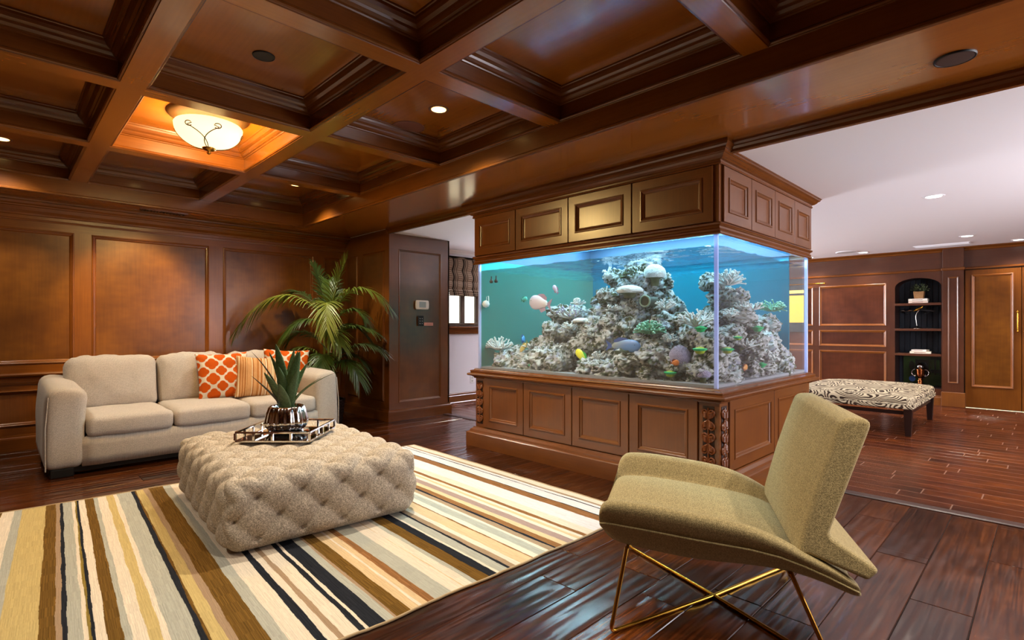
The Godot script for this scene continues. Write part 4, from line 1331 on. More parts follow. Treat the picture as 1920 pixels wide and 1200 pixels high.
func armchair() -> void:
	var wv := weave_tex(256, 32, 19, 0.7)
	var cm := cloth(Color(0.77, 0.69, 0.5), wv, 9.0, wv, 0.08)
	var t := thing("lounge_chair", "mustard-beige tweed lounge chair with winged sides on crossed brass rod legs", "armchair", Vector3(2.31, 0, -1.06), atan2(0.4742, 0.8804))
	# the shell: stations from the front lip to the tail (forward, wing top, seat, underside, half width)
	var S := [[0.462, 0.43, 0.415, 0.385, 0.385], [0.455, 0.465, 0.425, 0.36, 0.415], [0.435, 0.492, 0.432, 0.335, 0.435], [0.4, 0.506, 0.438, 0.315, 0.445], [0.3, 0.507, 0.44, 0.298, 0.45], [0.2, 0.5, 0.434, 0.288, 0.45], [0.1, 0.49, 0.426, 0.281, 0.45], [0.0, 0.478, 0.416, 0.281, 0.448], [-0.1, 0.464, 0.405, 0.283, 0.443], [-0.2, 0.437, 0.388, 0.281, 0.433], [-0.28, 0.4, 0.36, 0.272, 0.42], [-0.36, 0.36, 0.325, 0.252, 0.405], [-0.43, 0.318, 0.295, 0.234, 0.39], [-0.46, 0.295, 0.282, 0.234, 0.38], [-0.472, 0.27, 0.268, 0.248, 0.36]]
	var p := PackedVector3Array()
	var nu := 0
	for s in S:
		var yT: float = s[1] + 0.022 * smoothstep(-0.3, 0.0, s[0]); var yS: float = s[2] - 0.008; var yB: float = s[3]; var w: float = s[4]
		var half := [Vector2(0, yB), Vector2(0.12, yB), Vector2(0.24, yB + 0.002), Vector2(0.31, yB + 0.012), Vector2(0.36, lerpf(yB, yT, 0.28)), Vector2(lerpf(0.36, w, 0.5), lerpf(yB, yT, 0.52)), Vector2(w - 0.006, lerpf(yB, yT, 0.78)), Vector2(w, lerpf(yB, yT, 0.9)), Vector2(w - 0.008, yT - 0.004), Vector2(w - 0.025, yT), Vector2(w - 0.05, yT - 0.002), Vector2(w - 0.075, lerpf(yT, yS, 0.2)), Vector2(w - 0.098, lerpf(yT, yS, 0.6)), Vector2(w - 0.115, lerpf(yT, yS, 0.92)), Vector2(w - 0.125, yS - 0.004), Vector2(w - 0.135, yS), Vector2(w - 0.16, yS + 0.008), Vector2(0.2, yS + 0.014), Vector2(0.1, yS + 0.017), Vector2(0, yS + 0.018)]
		var ring := []
		for q in half: ring.append(q)
		for i in range(half.size() - 2, 0, -1): ring.append(Vector2(-half[i].x, half[i].y))
		nu = ring.size()
		for q in ring: p.append(Vector3(q.x, q.y, -s[0]))
	# finer rows along the chair
	var rows := 57
	var fine := PackedVector3Array()
	for j in rows:
		var q := j / (rows - 1.0) * (S.size() - 1)
		var k := mini(int(q), S.size() - 2); var f := q - k
		for i in nu:
			var a := p[maxi(k - 1, 0) * nu + i]; var b := p[k * nu + i]; var c := p[(k + 1) * nu + i]; var d := p[mini(k + 2, S.size() - 1) * nu + i]
			fine.append(b.cubic_interpolate(c, a, d, f))
	var sh := MB.new()
	sh.grid(fine, nu, rows, true, false, 1, 1, false)
	for e in [0, rows - 1]:
		var cc := Vector3.ZERO
		for i in nu: cc += fine[e * nu + i] / nu
		var nn := Vector3.FORWARD if e == 0 else Vector3.BACK
		for i in nu:
			var a := fine[e * nu + i]; var c := fine[e * nu + (i + 1) % nu]
			if (a - cc).cross(c - cc).dot(nn) < 0: sh.tri(cc, c, a, nn, nn, nn)
			else: sh.tri(cc, a, c, nn, nn, nn)
	sh.weld()
	part("seat_shell", sh, cm, t)
	# piping along the outside of both wings
	for sd in [-1.0, 1.0]:
		var pts := []
		for s in S.slice(1, 14):
			pts.append(Vector3(sd * (lerpf(0.36, s[4], 0.66) + 0.004), lerpf(s[3], s[1], 0.62), -s[0]))
		var pp := MB.new(); pp.tube(pts, 0.004, 6)
		part("piping", pp, cm, t)
	# the back with its wedge-shaped foot
	var prof := fillet([Vector2(-0.255, 0.38), Vector2(-0.405, 0.893), Vector2(-0.505, 0.893), Vector2(-0.362, 0.468), Vector2(-0.525, 0.362), Vector2(-0.485, 0.322), Vector2(-0.3, 0.39)], [0.012, 0.045, 0.03, 0.03, 0.02, 0.02, 0.01])
	if Geometry2D.triangulate_polygon(PackedVector2Array(prof)).is_empty(): print("back profile does not close")
	var bk := MB.new()
	extrude(bk, prof, -0.395, 0.395, 0.016, 13, func(q: Vector3) -> Vector3:
		var k := clampf((q.y - 0.45) / 0.45, 0, 1)
		q.x *= 1.0 - 0.02 * k
		var bulge := 0.035 * (1 - pow(absf(q.x) / 0.4, 4)) * sin(PI * clampf((q.y - 0.38) / 0.52, 0, 1))
		if -q.z > -0.255 - (q.y - 0.38) * 0.292 - 0.03: q.z -= bulge
		return q)
	bk.weld()
	part("backrest", bk, cm, t)
	for sd in [-1.0, 1.0]:
		var pp := MB.new()
		pp.tube([Vector3(sd * 0.388, 0.43, 0.282), Vector3(sd * 0.388, 0.6, 0.332), Vector3(sd * 0.382, 0.75, 0.375), Vector3(sd * 0.378, 0.86, 0.408)], 0.004, 6)
		part("piping", pp, cm, t)
	# crossed rods on the floor, four uprights, two bearers
	var rod := 0.0085
	for sx in [-1.0, 1.0]:
		for e in [[0.355, 0.41], [-0.25, -0.37]]:
			var top := Vector3(sx * 0.335, 0.312 if e[0] > 0 else 0.292, -e[0])
			var foot := Vector3(sx * 0.425, rod, -e[1])
			var inn := Vector3(0, rod, 0)
			var pts := [top, top.lerp(foot, 0.9)]
			for k in 5:
				var q := k / 4.0
				pts.append(top.lerp(foot, 0.93).lerp(foot, q).lerp(foot.lerp(foot.lerp(inn, 0.06), q), q))
			pts.append(foot.lerp(inn, 0.3)); pts.append(inn)
			var lg := MB.new(); lg.tube(pts, rod, 10)
			part("leg", lg, M.brass, t)
	for e in [[0.355, 0.312], [-0.25, 0.292]]:
		var br := MB.new()
		br.tube([Vector3(-0.335, e[1], -e[0]), Vector3(-0.325, e[1] - 0.01, -e[0]), Vector3(0.325, e[1] - 0.01, -e[0]), Vector3(0.335, e[1], -e[0])], rod, 10)
		part("bearer", br, M.brass, t)

# ---------------------------------------------------------------- zebra bench
func bench() -> void:
	var t := thing("bench", "large low zebra-print bench on dark wooden legs near the far wall", "bench", Vector3(7.98, 0, -1.68))
	var n := 768
	var nz := FastNoiseLite.new(); nz.seed = 41; nz.frequency = 0.0042; nz.fractal_octaves = 2
	var px := PackedByteArray(); px.resize(n * n * 3)
	for y in n:
		for x in n:
			var u := float(x) / n - 0.5; var v := float(y) / n - 0.5
			var wob := nz.get_noise_2d(x, y)
			var k := sin((absf(v) * 1.3 + u * 0.55) * 88.0 + wob * 34.0 + sin(u * 9.0) * 3.0)
			var th := 0.1 + 0.5 * nz.get_noise_2d(x * 2.0 + 900, y * 2.0)
			var c := Color(0.24, 0.19, 0.16) if k > th else Color(0.78, 0.72, 0.6)
			var i := (y * n + x) * 3
			px[i] = int(255 * c.r); px[i + 1] = int(255 * c.g); px[i + 2] = int(255 * c.b)
	var zm := mat(Color(1, 1, 1), 0.85); zm.albedo_texture = picture(n, n, px); zm.metallic_specular = 0.2
	var hx := 0.8; var hz := 0.63
	var b := MB.new()
	b.pillow(Vector3(hx, 0.065, hz), 0.045, 0.06, func(p: Vector3, nn: Vector3) -> Vector3:
		if p.y > 0: p.y += 0.045 * (1 - pow(p.x / hx, 4)) * (1 - pow(p.z / hz, 4))
		return p, Vector3(0, 0.385, 0))
	for i in b.v.size():
		var p := b.v[i]
		b.t[i] = Vector2(p.z / 1.5 + 0.5 + (p.y if absf(p.z) > hz - 0.03 else 0.0), p.x / 1.6 + 0.5 + (p.y if absf(p.x) > hx - 0.03 else 0.0))
	part("cushion", b, zm, t)
	b = MB.new()
	b.box(Vector3(-hx - 0.004, 0.3, -hz - 0.004), Vector3(hx + 0.004, 0.352, hz + 0.004), Vector3.UP, 0.012)
	for i in b.v.size():
		var p := b.v[i]
		b.t[i] = Vector2(p.z / 1.5 + 0.5 + (p.y if absf(p.z) > hz - 0.03 else 0.0), p.x / 1.6 + 0.4 + (p.y if absf(p.x) > hx - 0.03 else 0.0))
	part("skirt", b, zm, t)
	var pp := MB.new()
	pp.tube([Vector3(-hx, 0.353, -hz), Vector3(hx, 0.353, -hz), Vector3(hx, 0.353, hz), Vector3(-hx, 0.353, hz), Vector3(-hx, 0.353, -hz)], 0.007, 6)
	part("welt", pp, zm, t)
	var lm := mat(Color(0.12, 0.055, 0.04), 0.35)
	for sx in [-1.0, 1.0]:
		for sz in [-1.0, 1.0]:
			var l := MB.new()
			var c := Vector3(sx * (hx - 0.05), 0, sz * (hz - 0.05))
			l.rings(c, Vector3.RIGHT, Vector3.FORWARD, [[-0.026, -0.026, 0.026, 0.026, 0.0], [-0.04, -0.04, 0.04, 0.04, 0.305]], true)
			part("leg", l, lm, t)
	for s in [-1.0, 1.0]:
		part("stretcher", slab(Vector3(-hx + 0.05, 0.235, s * (hz - 0.05) - 0.012), Vector3(hx - 0.05, 0.275, s * (hz - 0.05) + 0.012), Vector3.RIGHT, 0.003), lm, t)
		part("stretcher", slab(Vector3(s * (hx - 0.05) - 0.012, 0.235, -hz + 0.05), Vector3(s * (hx - 0.05) + 0.012, 0.275, hz - 0.05), Vector3.BACK, 0.003), lm, t)

# ---------------------------------------------------------------- lamps and fittings
func downlight(x: float, z: float, y: float, warm: bool, label: String, e: float, r := 0.055) -> void:
	var t := thing("downlight", label, "downlight", Vector3(x, y, z), 0.0, "round recessed downlights")
	var b := MB.new()
	b.lathe(Vector3.ZERO, [Vector2(r * 0.8, 0.02), Vector2(r, -0.002), Vector2(r * 1.1, -0.006), Vector2(r * 1.35, -0.004), Vector2(r * 1.4, 0.001)], 28)
	for i in b.n.size():
		if b.n[i].y > 0: b.n[i] = -b.n[i]
	part("trim_ring", b, M.ring_warm if warm else M.white, t)
	var d := MB.new()
	d.lathe(Vector3.ZERO, [Vector2(0.0, -0.009), Vector2(r * 0.5, -0.008), Vector2(r * 0.97, -0.005)], 24)
	part("lamp", d, M.warm if warm else M.cool, t)
	spot(Vector3(x, y - 0.03, z), Color(1.0, 0.95, 0.86) if warm else Color(1.0, 0.95, 0.88), e)

func disc(called: String, label: String, cat: String, at: Vector3, r: float, m: Material, rim: Material) -> void:
	var t := thing(called, label, cat, at)
	var g := MB.new()
	g.lathe(Vector3.ZERO, [Vector2(0.0, -0.008), Vector2(r * 0.85, -0.008), Vector2(r * 0.9, -0.005)], 36)
	part("grille", g, m, t)
	g = MB.new()
	g.lathe(Vector3.ZERO, [Vector2(r * 0.89, -0.004), Vector2(r * 0.92, -0.008), Vector2(r * 0.98, -0.008), Vector2(r, 0.0)], 36)
	part("rim", g, rim, t)

func vent(label: String, at: Vector3, w: float, d: float, n: int, m: Material, hole: Material) -> void:
	var t := thing("air_vent", label, "vent", at)
	part("duct_opening", slab(Vector3(-w / 2, -0.003, -d / 2), Vector3(w / 2, 0.0, d / 2)), hole, t)
	part("frame", frame_mesh(Vector3(-w / 2 - 0.012, -0.006, -d / 2 - 0.012), Vector3.RIGHT, Vector3.BACK, w + 0.024, d + 0.024, 0.014, 0.006), m, t)
	for i in n:
		var x := -w / 2 + w * (i + 0.5) / n
		part("slat", slab(Vector3(x - 0.004, -0.008, -d / 2), Vector3(x + 0.004, -0.002, d / 2), Vector3.BACK, 0.001), m, t)

func ceiling_lamp() -> void:
	var t := thing("ceiling_lamp", "glowing white glass bowl lamp with brass scrolls in the orange-lit coffer", "lamp", Vector3(1.16, 2.82, -4.49))
	var b := MB.new()
	b.lathe(Vector3.ZERO, [Vector2(0.0, -0.03), Vector2(0.2, -0.03), Vector2(0.25, -0.022), Vector2(0.27, -0.012), Vector2(0.28, 0.0)], 40)
	part("ceiling_plate", b, mat(Color(0.36, 0.24, 0.12), 0.4, 0.5), t)
	var gm := mat(Color(0.95, 0.93, 0.88), 0.4)
	gm.emission_enabled = true; gm.emission = Color(1.0, 0.9, 0.68); gm.emission_energy_multiplier = 1.1
	b = MB.new()
	var prof := []
	for i in 13:
		var a := PI / 2 * i / 12.0
		prof.append(Vector2(0.232 * sin(a), -0.245 + 0.165 * (1 - cos(a))))
	prof.append(Vector2(0.225, -0.07)); prof.append(Vector2(0.0, -0.068))
	b.lathe(Vector3.ZERO, prof, 40)
	part("glass_bowl", b, gm, t)
	b = MB.new()
	b.lathe(Vector3.ZERO, [Vector2(0.0, -0.29), Vector2(0.012, -0.285), Vector2(0.016, -0.275), Vector2(0.01, -0.265), Vector2(0.036, -0.255), Vector2(0.05, -0.238), Vector2(0.03, -0.23)], 20)
	part("finial", b, M.brass, t)
	for k in 3:
		var ph := TAU * k / 3.0 + 2.0
		b = MB.new()
		for s in [-1.0, 1.0]:
			var pts := []
			for i in 34:
				var q := i / 33.0
				var a: float; var th: float
				if q < 0.55:
					var e := q / 0.55
					a = lerpf(0.22, 1.22, e); th = s * (-0.1 + 0.5 * e * e * 1.4 - 0.1 * e)
				else:
					var e := (q - 0.55) / 0.45
					var r := 0.16 * (1 - 0.65 * e)
					a = 1.22 + sin(e * 5.2) * r; th = s * (0.5 - 0.22 + 0.2 - 0.16 + (1 - cos(e * 5.2)) * r * 1.1)
				var rr := 0.236
				var y := -0.247 + 0.168 * (1 - cos(a))
				pts.append(Vector3(cos(ph + th) * rr * sin(a), y, sin(ph + th) * rr * sin(a)))
			b.tube(pts, 0.0035, 6)
		part("scroll", b, mat(Color(0.3, 0.2, 0.08), 0.4, 0.6), t)
	# the plate carries small feet that hold the bowl, so that light also leaves upward
	var l := OmniLight3D.new()
	l.name = "ceiling_lamp_glow"
	l.position = Vector3(0, -0.16, 0); l.light_color = Color(1.0, 0.84, 0.53); l.light_energy = LAMP; l.light_size = 0.12; l.omni_range = 20.0; l.omni_attenuation = 2.0; l.shadow_enabled = true
	t.add_child(l)

const LAMP := 2.2
const WARM := 4.6
const COOL := 2.2
func lens(at: Vector3, m: Material, parent: Node3D) -> void:
	var d := MB.new()
	d.lathe(Vector3.ZERO, [Vector2(0.0, -0.009), Vector2(0.03, -0.008), Vector2(0.055, -0.004)], 20)
	part("unseen_ceiling_lamp", d, m, parent, at)

func fittings() -> void:
	M.ring_warm = mat(Color(0.45, 0.3, 0.2), 0.4)
	downlight(2.33, -3.15, 2.82, true, "recessed downlight beside the round flush speaker in the dark coffer by the aquarium", WARM)
	downlight(2.42, -5.95, 2.82, true, "recessed downlight in the far corner coffer above the palm", WARM * 0.7)
	downlight(0.03, -6.25, 2.82, true, "recessed downlight at the left edge of the photo high over the left wall", WARM * 0.4)
	# lamp hidden by the beam, out of view, placed to light the left wall
	var ww := spot(Vector3(1.13, 2.79, -5.9), Color(1.0, 0.88, 0.62), WARM * 1.5, 27.0)
	ww.rotation_degrees.x = -50
	lens(Vector3(1.13, 2.82, -5.9), M.warm, wood_ceiling)
	for q in [[1.13, -1.75], [-1.1, -3.1], [2.3, 0.9], [1.1, 1.0]]:  # lamps out of view, placed to light the rug, sofa and chair
		lens(Vector3(q[0], 2.82, q[1]), M.warm, wood_ceiling)
		spot(Vector3(q[0], 2.79, q[1]), Color(1.0, 0.95, 0.87), WARM * (0.5 if q[1] < -1.0 and q[1] > -4.0 else 0.8))
	downlight(6.18, -0.75, 2.42, false, "recessed downlight nearest in the white ceiling", COOL, 0.06)
	downlight(9.2, -0.77, 2.42, false, "recessed downlight in the white ceiling in front of the pilaster, near the air vent", COOL, 0.06)
	downlight(10.1, -0.30, 2.42, false, "recessed downlight at the right edge of the white ceiling over the panelled door", COOL * 0.4, 0.06)
	downlight(10.05, -2.12, 2.42, false, "recessed downlight close to the frieze over the dark panelling left of the arched niche", COOL * 0.4, 0.06)
	downlight(10.1, -2.93, 2.42, false, "recessed downlight half hidden behind the canopy's far corner", COOL * 0.4, 0.06)
	for q in [[6.2, -4.4], [8.6, -4.4], [6.2, 1.3], [8.6, 1.3]]:  # unseen lamps, placed to light the white room
		lens(Vector3(q[0], 2.42, q[1]), M.cool, white_ceiling)
		spot(Vector3(q[0], 2.39, q[1]), Color(1.0, 0.95, 0.88), COOL)
	ceiling_lamp()
	var sp := mat(Color(0.25, 0.17, 0.14), 0.6)
	disc("ceiling_speaker", "small dark round speaker in the coffer nearest above the lit lamp coffer", "speaker", Vector3(1.13, 2.82, -3.25), 0.062, M.black, M.black)
	disc("ceiling_speaker", "larger plum-brown flush speaker disc in the coffer beside the bright downlight", "speaker", Vector3(2.36, 2.82, -3.6), 0.13, mat(Color(0.45, 0.26, 0.2), 0.6), mat(Color(0.42, 0.24, 0.18), 0.6))
	disc("ceiling_speaker", "round speaker disc cut by the upper left edge of the photo", "speaker", Vector3(-0.03, 2.82, -3.75), 0.11, mat(Color(0.5, 0.27, 0.14), 0.5), mat(Color(0.5, 0.27, 0.14), 0.5))
	disc("ceiling_speaker", "dark oval-looking speaker disc in the wooden soffit at the upper right", "speaker", Vector3(3.19, 2.47, -0.31), 0.08, sp, M.black)
	disc("ceiling_speaker", "white flush speaker disc in the white ceiling left of the air vent", "speaker", Vector3(9.81, 2.42, -2.3), 0.15, mat(Color(0.75, 0.74, 0.74), 0.8), M.white)
	vent("dark slotted air vent in the wooden soffit over the left wall", Vector3(1.31, 2.47, -6.79), 0.42, 0.11, 14, M.trim, M.black)
	vent("white slotted air vent in the white ceiling near the arched niche", Vector3(9.95, 2.42, -1.12), 0.2, 0.62, 9, M.white, M.black)
	# on the pillar: thermostat, keypad, label
	var th := thing("thermostat", "white thermostat on the dark wooden pillar, above the black keypad", "thermostat", Vector3(4.086, 1.508, -5.91))
	var b := MB.new()
	b.pillow(Vector3(0.1, 0.062, 0.014), 0.012, 0.02, func(p: Vector3, n: Vector3) -> Vector3:
		p.x += 0.008 * (1 - pow(p.y / 0.062, 2)) * signf(p.x) * pow(absf(p.x) / 0.1, 3)
		return p, Vector3(0, 0, 0.014))
	part("case", b, mat(Color(0.93, 0.92, 0.92), 0.4), th)
	part("screen", slab(Vector3(-0.055, -0.036, 0.026), Vector3(0.052, 0.042, 0.0295), Vector3.UP, 0.001), mat(Color(0.66, 0.7, 0.74), 0.2), th)
	var kp := thing("wall_keypad", "small black keypad with six pale buttons on the pillar under the thermostat", "keypad", Vector3(4.07, 1.295, -5.91))
	part("plate", slab(Vector3(-0.047, -0.068, 0), Vector3(0.047, 0.068, 0.008), Vector3.UP, 0.003), M.black, kp)
	var lt := mat(Color(0.7, 0.7, 0.72), 0.5)
	for i in 2:
		for j in 3:
			var o := part("button", slab(Vector3(-0.007, -0.004, 0), Vector3(0.007, 0.004, 0.004)), lt, kp, Vector3(-0.014 + i * 0.034, 0.03 - j * 0.033, 0.007))
			o.rotation.z = -0.6
	var lb := single("label_strip", slab(Vector3(-0.074, -0.021, 0), Vector3(0.074, 0.021, 0.002)), mat(Color(0.86, 0.6, 0.56), 0.6), "small pink label strip stuck beside the black keypad", "label", Vector3(4.2, 1.251, -5.909))
	for j in 2:
		part("printed_line", slab(Vector3(-0.055 + j * 0.02, -0.001, 0.002), Vector3(0.05, 0.001, 0.0025)), mat(Color(0.55, 0.2, 0.2), 0.6), lb, Vector3(0, -0.01 + j * 0.012, 0))
	var ou := thing("wall_outlet", "white electrical outlet on the white wall beside the aquarium base", "outlet", Vector3(5.545, 0.36, -6.59))
	part("plate", slab(Vector3(-0.04, -0.06, 0), Vector3(0.04, 0.06, 0.006), Vector3.UP, 0.002), mat(Color(0.9, 0.9, 0.9), 0.4), ou)
	for y in [-0.025, 0.025]: part("socket", slab(Vector3(-0.018, y - 0.014, 0.005), Vector3(0.018, y + 0.014, 0.008)), mat(Color(0.75, 0.75, 0.75), 0.4), ou)
	roman_shade()
	# brass rail on the far panelling
	var ra := thing("brass_rail", "brass rail with a ball end along the top of the far panelling", "rail", Vector3(10.36, 1.975, -3.6))
	b = MB.new(); b.tube([Vector3(0, 0, -1.2), Vector3(0, 0, 0.84)], 0.009, 10)
	part("rod", b, M.brass, ra)
	b = MB.new(); b.lathe(Vector3(0, 0, 0.84), [Vector2(0, -0.016), Vector2(0.012, -0.011), Vector2(0.016, 0), Vector2(0.012, 0.011), Vector2(0, 0.016)], 12)
	part("ball_end", b, M.brass, ra)
	for z in [-1.0, -0.2, 0.74]:
		b = MB.new(); b.tube([Vector3(0.06, 0, z), Vector3(0.0, 0, z)], 0.007, 8); b.lathe(Vector3(0.0, 0, z), [Vector2(0, -0.018), Vector2(0.014, -0.012), Vector2(0.018, 0), Vector2(0.014, 0.012), Vector2(0, 0.018)], 12)
		part("bracket", b, M.brass, ra)
	var po := thing("poster", "yellow and red poster in a black frame seen through the aquarium's end", "poster", Vector3(10.418, 1.12, -3.47))
	part("frame", slab(Vector3(-0.03, 0, -0.4), Vector3(0, 0.96, 0.4), Vector3.UP, 0.004), M.black, po)
	for q in [[0.17, 0.66, Color(0.9, 0.72, 0.25)], [0.7, 0.755, Color(0.92, 0.8, 0.4)]]:
		part("yellow_field", slab(Vector3(-0.034, q[0], -0.1), Vector3(-0.028, q[1], 0.37)), mat(q[2], 0.5), po)
		part("red_field", slab(Vector3(-0.034, q[0], -0.37), Vector3(-0.028, q[1], -0.1)), mat(Color(0.85, 0.2, 0.22), 0.5), po)

func roman_shade() -> void:
	var t := thing("roman_shade", "gathered roman shade in brown and taupe wavy stripes at the window beside the aquarium", "blind", Vector3(5.7, 2.3, -6.56))
	var n := 512
	var px := PackedByteArray(); px.resize(n * n * 3)
	for y in n:
		for x in n:
			var u := float(x) / n; var v := float(y) / n
			var s := fposmod(u * 4.0 + 0.045 * sin(v * TAU * 3.0), 1.0)
			var c := Color(0.5, 0.42, 0.35)
			if s < 0.13 or (s > 0.2 and s < 0.26): c = Color(0.1, 0.075, 0.06)
			elif s > 0.55 and s < 0.9: c = Color(0.6, 0.52, 0.44) if int(v * 48) % 2 else Color(0.46, 0.38, 0.32)
			elif s > 0.42 and s < 0.48: c = Color(0.3, 0.24, 0.2)
			var i := (y * n + x) * 3
			px[i] = int(255 * c.r); px[i + 1] = int(255 * c.g); px[i + 2] = int(255 * c.b)
	var m := mat(Color(1, 1, 1), 0.9); m.albedo_texture = picture(n, n, px)
	m.metallic_specular = 0.2
	var folds := [[0.0, -0.2], [-0.2, -0.37], [-0.37, -0.49], [-0.49, -0.545], [-0.535, -0.575], [-0.565, -0.6]]
	for k in folds.size():
		var f = folds[k]
		var p := PackedVector3Array()
		var nu := 25; var nv := 9
		for j in nv:
			for i in nu:
				var q := j / (nv - 1.0)
				p.append(Vector3(lerpf(-0.68, 0.68, i / (nu - 1.0)), lerpf(f[1], f[0], q), 0.012 + k * 0.004 + 0.028 * sin(PI * (1 - q)) * (1 - q * 0.5) + 0.002 * sin(i * 1.3 + k)))
		var b := MB.new()
		b.grid(p, nu, nv)
		for i in b.v.size(): b.t[i] = Vector2(b.v[i].x / 0.8, b.v[i].y / 0.8)
		part("fold", b, m, t)
	part("head_rail", slab(Vector3(-0.69, -0.01, -0.02), Vector3(0.69, 0.025, 0.02), Vector3.RIGHT, 0.003), m, t)

# ---------------------------------------------------------------- palm
func frond(base: Vector3, ctrl: Vector3, tip: Vector3, ll: float, n: int, droop: float, sd: int) -> MB:
	var r := RandomNumberGenerator.new(); r.seed = sd
	var b := MB.new()
	var pts := []; var rad := []
	var at := func(q: float) -> Vector3: return base.lerp(ctrl, q).lerp(ctrl.lerp(tip, q), q)
	for i in 15:
		pts.append(at.call(i / 14.0)); rad.append(lerpf(0.008, 0.0015, i / 14.0))
	b.tube(pts, rad, 5)
	for i in n:
		var q := lerpf(0.2, 1.0, i / (n - 1.0))
		var p: Vector3 = at.call(q)
		var d: Vector3 = (at.call(minf(q + 0.03, 1.03)) - at.call(q - 0.03)).normalized()
		var side := d.cross(Vector3.UP).normalized()
		var up := side.cross(d)
		for s in [-1.0, 1.0]:
			var le := ll * (0.42 + 0.58 * sin(PI * clampf(0.12 + q * 0.8, 0, 1))) * r.randf_range(0.85, 1.12)
			var dir: Vector3 = (side * s * (1.0 - 0.45 * q) + d * (0.55 + 0.65 * q) + up * 0.25 + Vector3(r.randf_range(-0.12, 0.12), r.randf_range(-0.12, 0.12), r.randf_range(-0.12, 0.12))).normalized()
			var w := 0.0078 * r.randf_range(0.8, 1.15)
			var wide := dir.cross(up).normalized()
			var prev := []
			for k in 6:
				var e := k / 5.0
				var c := p + dir * le * e + Vector3.DOWN * droop * le * e * e
				var ww := w * (0.55 + 1.5 * e) * (1 - e * e) + 0.0006
				var row := [c - wide * ww, c + up * ww * 0.35, c + wide * ww]
				if k:
					for h in 2:
						var a: Vector3 = prev[h]; var f: Vector3 = prev[h + 1]; var g: Vector3 = row[h + 1]; var j: Vector3 = row[h]
						b.quad(a, f, g, j, Vector2(h, e), Vector2(h + 1, e), Vector2(h + 1, e + 0.2), Vector2(h, e + 0.2))
				prev = row
	return b

